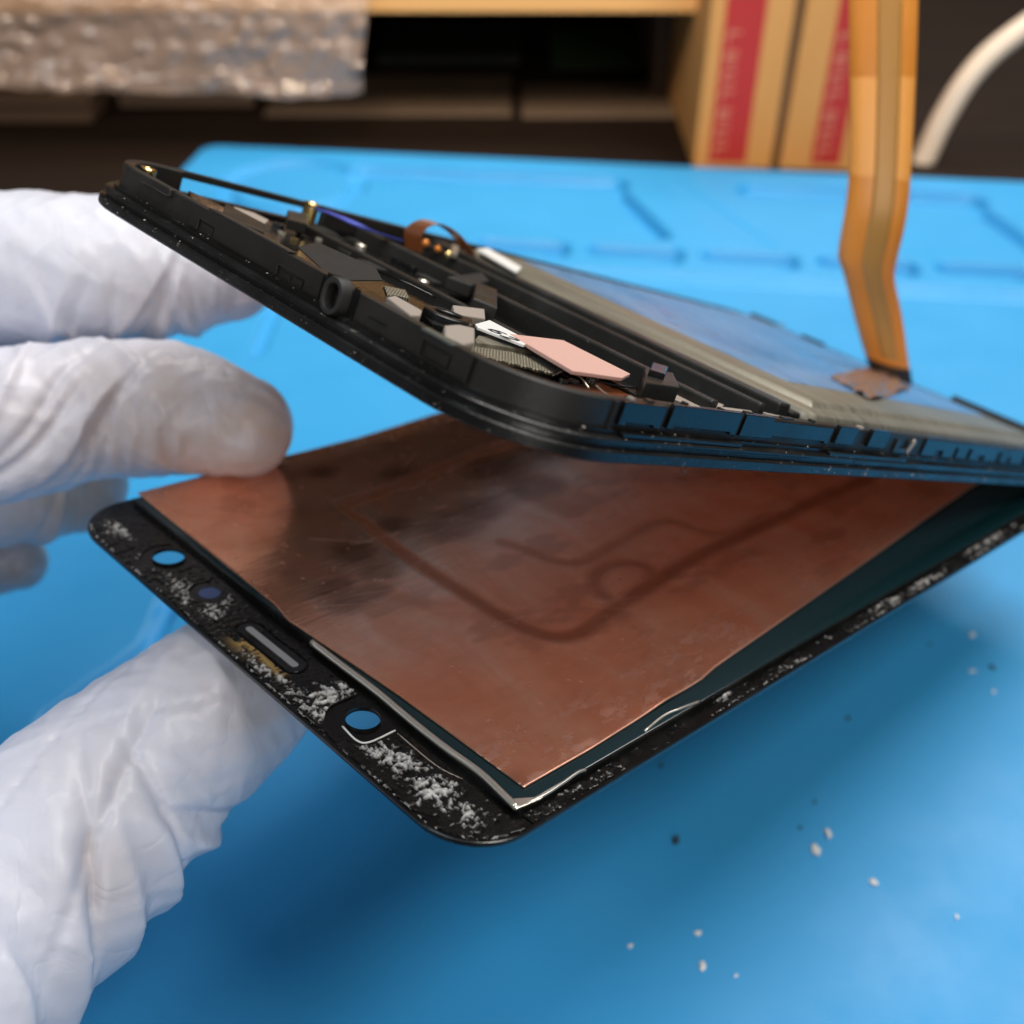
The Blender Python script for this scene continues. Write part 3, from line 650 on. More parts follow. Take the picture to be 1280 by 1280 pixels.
# flex loop: an arch standing up from the bay
def arch():
    a = FP(520, 306, 4.0); b_ = FP(590, 318, 4.6); V, Fc = [], []; n = 18
    ctl = [np.array([*a, 3.2]), np.array([*(a + (b_ - a)*-0.10), 5.6]), np.array([*(a + (b_ - a)*0.12), 7.4]), np.array([*(a + (b_ - a)*0.50), 7.0]), np.array([*(a + (b_ - a)*0.85), 5.4]), np.array([*b_, 4.6])]
    P = spline(ctl, 6); dirv = np.array([0.45, 0.9, 0])
    for i, p in enumerate(P):
        t = i/(len(P) - 1); wd = 2.6*(1 - 0.45*t)
        nrm = np.cross(np.gradient(P, axis=0)[i], dirv); nrm /= np.linalg.norm(nrm)
        for s_, q in ((-.5, 0), (.5, 0), (.5, .18), (-.5, .18)): V.append(p + dirv*wd*s_ + nrm*q)
    for i in range(len(P) - 1):
        for k in range(4): Fc.append((i*4 + k, i*4 + (k + 1) % 4, i*4 + 4 + (k + 1) % 4, i*4 + 4 + k))
    Fc += [(0, 1, 2, 3), tuple(4*(len(P) - 1) + k for k in (3, 2, 1, 0))]
    return from_py('flex_loop', V, Fc, M['brown_gloss'], ph, False)
arch()
for px, py, r in ((532, 304, .55), (547, 311, .5), (560, 318, .55)):
    bm = bmesh.new(); bmesh.ops.create_uvsphere(bm, u_segments=14, v_segments=8, radius=r)
    bmesh.ops.translate(bm, vec=(*FP(px, py, 4.2), 4.2), verts=bm.verts); from_bm('solder_bead', bm, M['orange_bead'] if px < 555 else M['gold'], ph, True)
fquad('solder_plate', [(566, 305), (574, 308), (572, 318), (563, 316)], 4.6, 0.6, M['silver'])
for k, (px, py) in enumerate(((440, 300), (470, 318), (512, 318), (452, 288), (540, 335), (500, 305), (425, 283), (408, 275))):
    c = FP(px, py, 3.4); box('small_component', (*c, 1.6), (2.4 + (k % 3), 1.6 + (k % 2), 0.9 + 0.3*(k % 3)), (M['ridge'], M['soft'], M['black_gloss'])[k % 3], ph, 0.15)
# small hardware in the bay: screws, contact pads, thin leads, clips
def screw(px, py, z, r):
    c = FP(px, py, z); o = ring('screw_head', c, 1.2, z, 0.18*r, r, M['silver'], ph, 18)
    return o
for px, py, z, r in ((452, 305, 2.6, .7), (530, 350, 2.4, .7), (742, 470, 2.6, .6), (300, 272, 3.0, .6), (655, 395, 2.4, .65)): screw(px, py, z, r)
rng = random.Random(21)
for k in range(26):
    px, py = ((rng.uniform(285, 470), 0) if k < 14 else (rng.uniform(700, 800), 0)); py = 262 + (px - 285)*0.36 + rng.uniform(-6, 14) if k < 14 else 474 + (px - 700)*0.18 + rng.uniform(-6, 12)
    c = FP(px, py, 1.9); sz = rng.uniform(.35, .9)
    box('contact_pad' if k % 3 else 'chip', (*c, 1.7), (sz*(1.6 if k % 3 else 2.2), sz, 0.4 if k % 3 else 0.8), M[('gold', 'silver', 'black_gloss', 'ridge')[k % 4]] if k % 3 else M['black_gloss'], ph, 0.05, Matrix.Rotation(rng.choice((0, 0, .4, 1.2)), 3, 'Z'))
for k, (v, w_, h_) in enumerate(((14.2, .5, .18), (17.0, 1.0, .12), (22.5, .4, .3), (24.0, 1.6, .10), (28.4, .5, .22), (33.5, 1.2, .15), (36.6, .4, .3), (41.0, 2.2, .12), (46.5, .6, .2), (57.5, 1.0, .2))):
    box('rim_clip', (LB - 0.35 - 0.1*(k % 3), v, 4.5 + h_/2), (0.6, w_, h_ + 0.1), M[('grey_pad', 'ridge', 'black')[k % 3]], ph, 0.04)
tube('thin_lead', [(*FP(470, 338, 3.6), 3.6), (*FP(500, 350, 4.0), 4.0), (*FP(545, 372, 3.6), 3.6)], 0.12, M['black_gloss'], ph, 6)
tube('thin_lead', [(*FP(690, 470, 3.0), 3.0), (*FP(716, 462, 3.4), 3.3), (*FP(760, 480, 3.0), 3.0), (*FP(806, 486, 2.6), 2.6)], 0.1, M['black_gloss'], ph, 6)
# far walls' broken tops
box('torn_clip', (6, FL - 2.2, 4.7), (6, 1.0, 0.7), M['ridge'], ph, 0.1); box('torn_clip', (18, FL - 2.2, 4.7), (5, 1.0, 0.6), M['ridge'], ph, 0.1)
box('torn_clip', (57, FL - 2.0, 4.9), (18, 1.1, 1.1), M['ridge'], ph, 0.15)
box('torn_clip', (10.4, FL - 2.4, 5.1), (1.0, 0.8, 0.5), M['silver'], ph, 0.1)
# battery: pouch, film, wrap tape
bt = empty('battery'); bt.parent = ph
def slab(name, u0, u1, v0, v1, r, prof, material, parent, n=8):
    bm = bmesh.new(); rs = []
    for ins, z in prof:
        rs.append([bm.verts.new((p[0], p[1], z)) for p in rr(u0, v0, u1, v1, r, ins, n)])
    for a, b_ in zip(rs, rs[1:]):
        for k in range(len(a)): bm.faces.new((a[k], a[(k + 1) % len(a)], b_[(k + 1) % len(a)], b_[k]))
    bm.faces.new(rs[-1]); bm.faces.new(rs[0][::-1]); return from_bm(name, bm, material, parent, auto=30)
slab('pouch', 5.5, 68.5, 56.0, 137.0, 2.5, [(0, 1.2), (0, 3.2), (0.4, 3.9), (1.6, 4.35), (2.2, 4.30), (2.8, 4.85), (3.6, 5.0)], M['pouch'], bt)
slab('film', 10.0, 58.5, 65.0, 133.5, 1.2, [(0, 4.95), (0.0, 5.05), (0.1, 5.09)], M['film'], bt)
fquad('corner_glint', [(596, 311), (610, 310), (652, 334), (646, 340)], 5.15, 0.3, M['white'], 0.05, bt)  # white patch painted in place of a bright reflection on the battery corner
def foil():
    us = np.linspace(0, 1, 46); P = [FP(*q, 5.2) for q in ((1036, 471), (1094, 457), (1140, 487), (1088, 500))]
    X, Y = np.meshgrid(us, us, indexing='ij')
    uv = (1 - X)[..., None]*(1 - Y)[..., None]*P[0] + X[..., None]*(1 - Y)[..., None]*P[1] + X[..., None]*Y[..., None]*P[2] + (1 - X)[..., None]*Y[..., None]*P[3]
    uv = uv + 1.2*(np.stack([fbm(X*6, Y*6, 4), fbm(X*6, Y*6, 8)], -1) - 0.5)
    return grid_mesh('copper_tape', uv[..., 0], uv[..., 1], 5.12 + 1.1*np.abs(fbm(X*5, Y*5, 3) - 0.5)*2, M['foil'], bt)
foil()
# amber ribbon cable standing up from the foil
def wstrip(name, L_, R_pts, f0, f1, off, th, material, parent, i0=0.0, i1=1.0):
    """strip between two world-space edge curves (mm), cut crosswise to f0..f1 and lengthwise to i0..i1"""
    A = spline([np.array(p) for p in L_], 10); B = spline([np.array(p) for p in R_pts], 10); n = len(A)
    for _ in range(14):
        for Q in (A, B): Q[1:-1] = (Q[:-2] + 2*Q[1:-1] + Q[2:])/4
    a = int(i0*(n - 1)); b_ = int(math.ceil(i1*(n - 1))); V, Fc = [], []
    T = np.gradient((A + B)/2, axis=0)
    for i in range(a, b_ + 1):
        d = B[i] - A[i]; nrm = np.cross(d, T[i]); nrm /= np.linalg.norm(nrm)
        for k in range(7):
            fr = f0 + (f1 - f0)*k/6; bow = 0.5*(1 - (2*fr - 1)**2)
            V.append(A[i] + d*fr + nrm*(off + bow)); V.append(A[i] + d*fr + nrm*(off + bow - th))
    m_ = b_ - a
    for i in range(m_):
        for k in range(6):
            o = i*14 + 2*k; Fc.append((o, o + 2, o + 16, o + 14)); Fc.append((o + 1, o + 15, o + 17, o + 3))
        o = i*14; Fc.append((o, o + 14, o + 15, o + 1)); o += 12; Fc.append((o, o + 1, o + 15, o + 14))
    V = (np.array(V) - cam2w(TF))@(BASIS@RF)                    # into the chassis' own frame
    return from_py(name, V, Fc, material, parent, True)
rl = [(1090, 466, 203), (1080, 440, 200), (1066, 390, 194), (1054, 340, 188), (1047, 318, 186), (1055, 270, 183), (1061, 220, 181), (1062, 120, 178), (1061, 0, 175), (1060, -130, 172), (1060, -330, 168)]
rrr = [(1141, 487, 202), (1136, 455, 199), (1127, 390, 193.5), (1118, 350, 188.5), (1122, 322, 186), (1132, 280, 183), (1138, 230, 181), (1144, 120, 178), (1148, 0, 175), (1150, -130, 172), (1152, -330, 168)]
RL = [cam2w(ray(a, b_)*c) for a, b_, c in rl]; RR_ = [cam2w(ray(a, b_)*c) for a, b_, c in rrr]
RB_DARK = mat('dark_tape', (0.03, 0.016, 0.008), 0.4)
rb = wstrip('ribbon_cable', RL, RR_, 0, 1, 0, 0.09, M['ribbon'], ph)
wstrip('track_stripe', RL, RR_, 0.40, 0.76, 0.04, 0.05, M['ribbon_stripe'], rb, 0.1, 1.0)
wstrip('base_tape', RL, RR_, -0.01, 1.01, 0.06, 0.28, RB_DARK, rb, 0.0, 0.07)
wstrip('stiffener', RL, RR_, 0.02, 0.98, 0.02, 0.03, M['ribbon_pale'], rb, 0.60, 0.72)

# ------------------------------------------------------------------ the display with its copper back
dp = empty('display_panel', matrix_of(RG, TG)); tag(dp, 'detached phone display showing its copper back and white-flecked black border', 'display')
GW, GL_, GR = 75.0, 152.0, 7.0
holes = [(GP(211, 698), 1.85, 'window'), (GP(262, 741), 1.22, 'sensor'), (GP(453.5, 901), 1.75, 'window')]
def cover_glass():
    xs = np.arange(-0.1, 75.11, 0.11); ys = np.concatenate([np.arange(-0.1, 9.2, 0.11), np.arange(9.2, 153, 1.2)])
    bm = bmesh.new()
    out = [bm.verts.new((p[0], p[1], 0)) for p in rr(0, 0, GW, GL_, GR, 0.18, 14)]
    es = [bm.edges.new((out[i], out[(i + 1) % len(out)])) for i in range(len(out))]
    for c, r, k in holes:
        hv = [bm.verts.new((c[0] + r*math.cos(2*math.pi*i/40), c[1] + r*math.sin(2*math.pi*i/40), 0)) for i in range(40)]
        es += [bm.edges.new((hv[i], hv[(i + 1) % 40])) for i in range(40)]
    bmesh.ops.triangle_fill(bm, use_beauty=True, edges=es)
    top = list(bm.faces)
    for f in top[:]:
        cc = f.calc_center_median()
        if any(math.hypot(cc.x - c[0], cc.y - c[1]) < r*0.98 for c, r, k in holes): bm.faces.remove(f); top.remove(f)
    r = bmesh.ops.extrude_face_region(bm, geom=list(bm.faces))
    vs = [g for g in r['geom'] if isinstance(g, bmesh.types.BMVert)]
    bmesh.ops.translate(bm, vec=(0, 0, -0.12), verts=vs)
    return from_bm('cover_glass', bm, M['glass_black'], dp)
cover_glass()
sweep('glass_rim', [(0.19, 0.01), (0.04, -0.1), (0.0, -0.3), (0.1, -0.62), (0.4, -0.77), (0.19, -0.5)], lambda i: rr(0, 0, GW, GL_, GR, i, 14), M['black_gloss'], dp)
for c, r, k in holes:
    bm = bmesh.new(); bmesh.ops.create_circle(bm, cap_ends=True, segments=40, radius=r*0.995)
    bmesh.ops.translate(bm, vec=(c[0], c[1], -0.03), verts=bm.verts)
    if k == 'window':
        rg = bmesh.ops.extrude_face_region(bm, geom=list(bm.faces)); bmesh.ops.translate(bm, vec=(0, 0, -0.06), verts=[g for g in rg['geom'] if isinstance(g, bmesh.types.BMVert)])
    from_bm('camera_window' if k == 'window' else 'sensor_window', bm, M[k], dp)
# earpiece slot
e0, e1 = GP(312, 788), GP(368, 833)
def capsule(a, b_, r, n=10):
    d = (b_ - a)/np.linalg.norm(b_ - a); an = math.atan2(d[1], d[0]); out = []
    for k in range(n + 1): t = an - math.pi/2 + math.pi*k/n; out.append(b_ + r*np.array([math.cos(t), math.sin(t)]))
    for k in range(n + 1): t = an + math.pi/2 + math.pi*k/n; out.append(a + r*np.array([math.cos(t), math.sin(t)]))
    return out
ep = prism('earpiece_bezel', capsule(e0, e1, 1.25), 0.0, 0.22, M['black_gloss'], dp, 0.08)
prism('earpiece_sheen', capsule(e0 + 0.0, e1, 0.42), 0.1, 0.235, M['slot'], dp, 0)
# display module stepped above the glass
PU0, PU1, PV0, PV1 = 1.5, 73.0, 8.0, 146
slab('module_frame', PU0, PU1, PV0, PV1, 0.4, [(0, 0.0), (0, 0.66), (0.06, 0.72), (0.16, 0.72), (0.2, 0.6)], M['panel_side'], dp, 2)
slab('module_back', PU0, PU1, PV0, PV1, 0.4, [(0.22, 0.5), (0.22, 0.71), (0.3, 0.76)], M['panel'], dp, 2)
# bare silver remains of the metal bracket along the edges
def gbar(name, pts, wd, z, material, hgt=0.35):
    P = np.array([[*GP(px, py, z), z] for px, py in pts]); return P
def silver(pts, r, rz=None):
    return tube('bracket_edge', [(*GP(px, py, 0.85), 0.85 + dz) for px, py, dz in pts], r, M['silver'], dp, 8)
silver([(390, 803, 0), (430, 834, 0.03), (470, 864, 0), (520, 906, 0.02), (560, 937, 0), (600, 966, 0.02), (628, 992, 0), (646, 1009, -0.05)], 0.36)
silver([(646, 1009, -0.1), (680, 994, 0), (705, 978, 0.02), (722, 966, 0.02), (732, 961, -0.1)], 0.17)
silver([(806, 913, -0.1), (830, 895, 0.05), (852, 886, 0.1), (874, 876, -0.1)], 0.16)
prism('bracket_corner', [tuple(GP(*q, 0.95)) for q in ((614, 978), (640, 998), (668, 996), (694, 984), (676, 998), (645, 1011))], 0.75, 0.95, M['silver'], dp, 0.05)
# copper sheet
def copper():
    CA = GP(172, 616, 1.05); CB = GP(655, 984, 1.05); CR = GP(1210, 612, 1.6); CF = GP(560, 511, 1.2)
    CA2 = np.array([GP(400, 559, 1.1)[0] + 0.0, CA[1]])
    nu, nv = 330, 520
    s = np.linspace(0, 1, nu); v = np.linspace(0, 132, nv)
    S, V = np.meshgrid(s, v, indexing='ij')
    ul = np.interp(V, [9, 37, 63, 132], [CA[0], GP(400, 559, 1.1)[0], GP(561, 511, 1.2)[0], GP(561, 511, 1.2)[0]])
    kx = GP(822, 880, 1.1); rx = GP(1055, 718, 1.4); mx = GP(730, 937, 1.05); k2 = GP(870, 842, 1.1); k3 = GP(960, 780, 1.2); k4 = GP(1130, 668, 1.5)
    vs_, us_ = zip(*sorted([(CB[1], CB[0]), (kx[1], kx[0]), (kx[1] + 3.5, kx[0] - 0.55), (CR[1], CR[0]), (132, CR[0] - 0.3)]))
    ur = np.interp(V, vs_, us_)
    U = ul + (ur - ul)*S
    lo = np.interp(S, [0, 0.45, 0.5, 0.75, 1], [CA[1], GP(388, 790, 1.05)[1], GP(431, 831, 1.05)[1], GP(537, 899, 1.05)[1], CB[1]])
    Vv = lo + (V/132)*(132 - lo)
    U = np.interp(Vv, vs_, us_)*0 + U
    Z = 1.05 + 0.5*sstep(30, 120, Vv) + 0.10*(fbm(U/14, Vv/20, 2) - 0.5) + 0.25*sstep(0.9, 1.0, S)*sstep(60, 110, Vv) + 0.03*(fbm(U/4, Vv/4, 21) - 0.5)
    Z += 0.22*np.exp(-((S - 1)/0.03)**2)*np.exp(-((Vv - kx[1] - 1)/2.5)**2)
    P = np.stack([U, Vv], -1); G1 = lambda pts: [GP(a, b_, 1.1) for a, b_ in pts]
    wob = 0.25*(fbm(U/3, Vv/3, 30) - 0.5)
    def line(pts, wd, soft=1.0): return 1 - sstep(wd*0.2, wd*0.62 + soft, poly_dist(P, pts) + wob)
    def curve(px): return list(spline(G1(px), 8))
    st = line(G1([(430, 634), (470, 664), (520, 702), (610, 760)]) , 1.5)
    st = np.maximum(st, line(curve([(610, 760), (655, 784), (690, 795), (720, 792), (748, 774), (790, 745)]), 1.5))
    st = np.maximum(st, line(G1([(790, 745), (880, 690), (960, 655), (1060, 610), (1140, 572)]), 1.6))
    st = np.maximum(st, 0.85*line(curve([(430, 632), (480, 614), (540, 588), (600, 566), (640, 552), (720, 520)]), 1.9))
    st = np.maximum(st, 0.6*line(curve([(628, 677), (650, 684), (690, 700), (730, 702), (770, 680), (830, 652), (900, 668), (960, 645)]), 1.0, 1.0))
    st = np.maximum(st, 0.75*line(curve([(768, 752), (748, 738), (744, 722), (756, 709), (780, 703), (806, 708), (818, 722), (808, 736)]), 1.3))
    st = np.maximum(st, 0.4*line(curve([(850, 600), (950, 590), (1040, 560)]), 3.0, 2.0))
    st *= 0.75 + 0.4*fbm(U/2.5, Vv/2.5, 41)
    def blot(px, py, ru, rv): c = GP(px, py, 1.1); return np.clip(1 - np.hypot((U - c[0])/ru, (Vv - c[1])/rv), 0, 1)
    bl = 0
    for b_ in ((622, 585, 7, 9), (590, 640, 5, 12), (565, 660, 5, 8), (478, 712, 3.6, 5), (436, 752, 3.5, 5), (418, 735, 3, 5), (462, 740, 3, 5), (500, 590, 3, 6), (405, 590, 3, 4), (670, 610, 6, 8), (700, 560, 7, 10), (490, 655, 3, 5), (440, 690, 5, 5)):
        bl = np.maximum(bl, blot(*b_))
    bl = sstep(0.12, 0.75, bl*(0.55 + 1.0*fbm(U/2.2, Vv/3.4, 51)))*0.8
    bl = np.maximum(bl, 0.35*sstep(0.56, 0.70, fbm(U/5, Vv/9, 58)))
    fs = sstep(0.44, 0.66, fbm(U/0.5 + Vv/2.5, Vv/1.7, 61, 5))*sstep(0.35, 0.6, fbm(U/2.4, Vv/3.1, 63))
    fz = np.clip(1 - poly_dist(P, G1([(640, 955), (720, 920), (830, 862), (900, 800)]))/7.0, 0, 1)
    fz = np.maximum(fz, blot(1000, 725, 2.6, 2.6)*1.3); fz = np.maximum(fz, 0.8*(1 - sstep(0.1, 0.8, poly_dist(P, curve([(1020, 686), (1060, 673), (1100, 668)])) + wob)))
    fr = sstep(0.15, 0.6, fz)*fs*0.6
    fr = np.maximum(fr, 0.9*sstep(0.875, 0.90, fbm(U/0.45, Vv/0.45, 71, 2)))
    fr = np.maximum(fr, 0.6*(1 - sstep(0.1, 0.35, (1 - S)*(ur - ul))))
    Z -= 0.06*st
    rs = random.Random(12); scr = np.zeros_like(U)
    for k in range(70):
        a = np.array([rs.uniform(2, 69), rs.uniform(11, 80)]); an = rs.gauss(1.35, 0.35); l = rs.uniform(1.5, 9)
        b_ = a + l*np.array([math.cos(an), math.sin(an)])
        scr = np.maximum(scr, rs.uniform(.25, .8)*(1 - sstep(0.02, 0.16, seg_dist(P, a, b_))))
    fr = np.maximum(fr, scr*0.7)
    o = grid_mesh('copper_sheet', U, Vv, Z, M['copper'], dp, attrs={'stain': np.stack([np.clip(st, 0, 1), np.clip(bl, 0, 1), np.clip(fr, 0, 1)], -1)})
    sd = o.modifiers.new('thickness', 'SOLIDIFY'); sd.thickness = 0.00012; sd.offset = -1
    return o
copper()
# adhesive residue on the border: thin relief of torn foam, white where it split
def residue(name, u0, u1, v0, v1, step, prox):
    U, V = np.meshgrid(np.arange(u0, u1, step), np.arange(v0, v1, step), indexing='ij'); P = np.stack([U, V], -1)
    qx = np.maximum(np.maximum(GR - U, U - (GW - GR)), 0); qy = np.maximum(GR - V, 0); edge = -(np.hypot(np.maximum(qx, 0), qy) - GR)
    edge = np.where((qx > 0) & (qy > 0), edge, np.minimum(np.minimum(U, GW - U), V))
    n1 = fbm(U/1.1, V/1.1, 81, 5); n2 = 1 - np.abs(fbm(U/0.7, V/0.7, 83, 4) - 0.5)*3.4; n3 = fbm(U/3.2, V/3.2, 85, 3)
    cover = prox(U, V, P)                                          # where glue remains
    cover = cover*sstep(0.25, 0.7, edge + 0.35*(n1 - 0.5))
    body = sstep(0.30, 0.48, n1*0.75 + cover*0.35 - 0.12)*sstep(0.05, 0.3, cover)
    D = whites(P)
    wmask = sstep(0.72, 0.90, 0.40*n2 + 0.30*fbm(U/0.25, V/0.25, 87, 3) + 0.15*n1 + 0.30*D)*sstep(0.15, 0.5, D + 0.12)*sstep(0.1, 0.3, cover)
    thin = sstep(0.70, 0.95, n2)*sstep(0.28, 0.1, np.abs(edge - 0.35))*0.6*sstep(0.4, 0.6, n3)
    wmask = np.clip(np.maximum(wmask, thin), 0, 1)
    Z = 0.015 + body*(0.06 + 0.10*np.clip(n2, 0, 1)) + wmask*(0.05 + 0.24*np.clip(n2, 0, 1)) 
    yel = np.exp(-((U - ylw[0])/2.0)**2 - ((V - ylw[1])/1.2)**2)*sstep(0.45, 0.55, n1); yel = np.maximum(yel, 0.7*np.exp(-((poly_dist(P, [ylw, ylw2]))/0.5)**2)*sstep(0.4, 0.55, n2))
    keep = (body > 0.04) | (wmask > 0.04)
    hole = np.min([np.linalg.norm(P - c, axis=-1)/r for c, r, k in holes], axis=0); keep &= hole > 1.05
    keep &= edge > 0.22
    at = np.stack([wmask*(1 - yel), yel, 0*yel], -1)
    o = grid_mesh(name, U, V, Z, M['residue'], dp, keep=keep, attrs={'white': at}); o['kind'] = 'stuff'; return o
ylw = GP(308, 805); ylw2 = GP(352, 845)
WB = [(148, 664, 3.2, 1.1, .9), (138, 668, 1.6, 1, .7), (183, 695, .9, 1.6, .7), (193, 712, 1.6, .6, .6), (216, 728, 2.8, 1.2, .7), (225, 735, 2.0, 1.6, .9), (240, 745, 1.8, 1.6, .9), (232, 752, 2.2, 1, .8), (276, 738, .7, 1.6, .9), (284, 746, 1.4, .5, .9),
      (268, 762, 2, .9, .9), (262, 770, 2, .9, .9), (282, 757, 1.5, .9, .7), (300, 790, 1.5, .9, .3), (312, 822, 2, .8, .8), (330, 838, 2.6, .9, 1), (352, 850, 2, .8, .8), (372, 872, 2.2, .9, .9), (385, 882, 2.0, 1.2, 1.0), (402, 880, 2.4, 1.2, 1.1), (415, 872, 2.6, 1.2, 1.1), (430, 862, 1.8, .9, 1.1), (398, 896, 1.6, .8, .9),
      (428, 918, 1.6, .6, .9), (446, 928, 2.0, .5, 1.2), (470, 926, 2.6, .4, 1.0), (478, 944, 2.0, 1.3, 1.0), (490, 950, 2.6, 1.6, 1.15), (500, 944, 2.4, 1.2, .9), (512, 955, 2.2, 1.1, .9), (495, 966, 1.7, 1.0, .9), (524, 972, 1.0, 1.8, .9), (540, 990, 2.8, 1.6, 1.3), (548, 982, 2.2, 1.2, .9), (566, 985, 1.6, .8, .9), (528, 1003, .6, 1.6, .8), (585, 1020, 2.4, 1.4, .9), (556, 1014, 1.8, .6, .7), (600, 1035, 1.5, .8, .6), (440, 905, .3, .3, .1)]
WBu = [(GP(a, b_), c, d, e_) for a, b_, c, d, e_ in WB]
WR = [(680, 1012, .5, 3, 0.43), (705, 1002, .4, 4, 0.43), (730, 985, .5, 4, 0.56), (826, 914, .5, 1.5, 0.56), (858, 903, .4, 1, 0.56), (878, 886, .5, 2, 0.74), (890, 878, .4, 2, 0.62), (901, 872, .6, 2, 0.87), (926, 855, .4, 2, 0.62), (978, 836, .5, 3, 0.56), (1000, 825, .5, 3, 0.56), (1038, 802, .6, 6, 0.62), (1060, 790, .6, 6, 0.62), (1104, 756, .7, 4, 0.74), (1120, 748, .8, 6, 0.81), (1155, 730, .8, 7, 0.74), (1190, 701, .8, 6, 0.68), (1212, 688, .9, 9, 0.81), (1240, 672, .8, 9, 0.68), (1270, 652, .8, 9, 0.62)]
WRu = [(GP(a, b_), c, d, e_) for a, b_, c, d, e_ in WR]
def whites(P):
    D = 0
    for c, ru, rv, e_ in WBu + WRu:
        D = np.maximum(D, e_*np.exp(-((P[..., 0] - c[0])/ru)**2*0.8 - ((P[..., 1] - c[1])/rv)**2*0.8))
    return D
# stepped foam pad field next to the third opening
def near_top(U, V, P):
    c = np.ones_like(U)*0.75
    clear = [GP(470, 890), GP(448, 905)]
    hd = [np.linalg.norm(P - h[0], axis=-1) for h in holes]
    c = np.where(hd[0] < 3.2, 0, c); c = np.where(hd[1] < 2.3, 0, c); c = np.where(hd[2] < 3.3, 0, c)
    c = np.where((poly_dist(P, [holes[2][0], holes[2][0] + np.array([0.4, 3.5])]) < 3.7), 0, c)
    c = np.where(poly_dist(P, [e0, e1]) < 1.5, 0, c)
    c = np.where(V > 7.0, 0, c)
    c = np.where((U < 20) & (V > 4.0 + 0.0*U) & (U < 12), 0.25*c, c)
    return c
residue('adhesive_residue', 0.4, 74.8, 0.3, 8.0, 0.105, near_top)
residue('adhesive_residue', 73.1, 74.8, 8.0, 128, 0.12, lambda U, V, P: np.where(U > 73.1, 0.66, 0.0)*np.where(V < 30, 0.7, 1.0)*(0.25 + 0.75*sstep(0.38, 0.58, fbm(U/3, V/4.5, 99, 3))))
# clear-edged lands round the openings
for c, r, k in holes[:1] + holes[2:]:
    ring('opening_land', c, -0.05, 0.07, r*1.01, r*1.06, M['black_gloss'], dp, 40, False)
tube('tape_edge', [(*GP(497, 917, 0.1), 0.1), (*GP(545, 957, 0.1), 0.12), (*GP(578, 974, 0.1), 0.1)], 0.07, M['grey_pad'], dp, 6)
tube('foam_lip', [(*GP(445, 893, 0.1), 0.1), (*GP(400, 888, 0.1), 0.14), (*GP(443, 868, 0.1), 0.1)][1:], 0.10, M['ridge'], dp, 6)
tube('foam_lip', [(*GP(428, 908, 0.1), 0.1), (*GP(446, 926, 0.1), 0.14), (*GP(462, 928, 0.1), 0.14), (*GP(494, 913, 0.1), 0.1)], 0.11, M['white'], dp, 6)

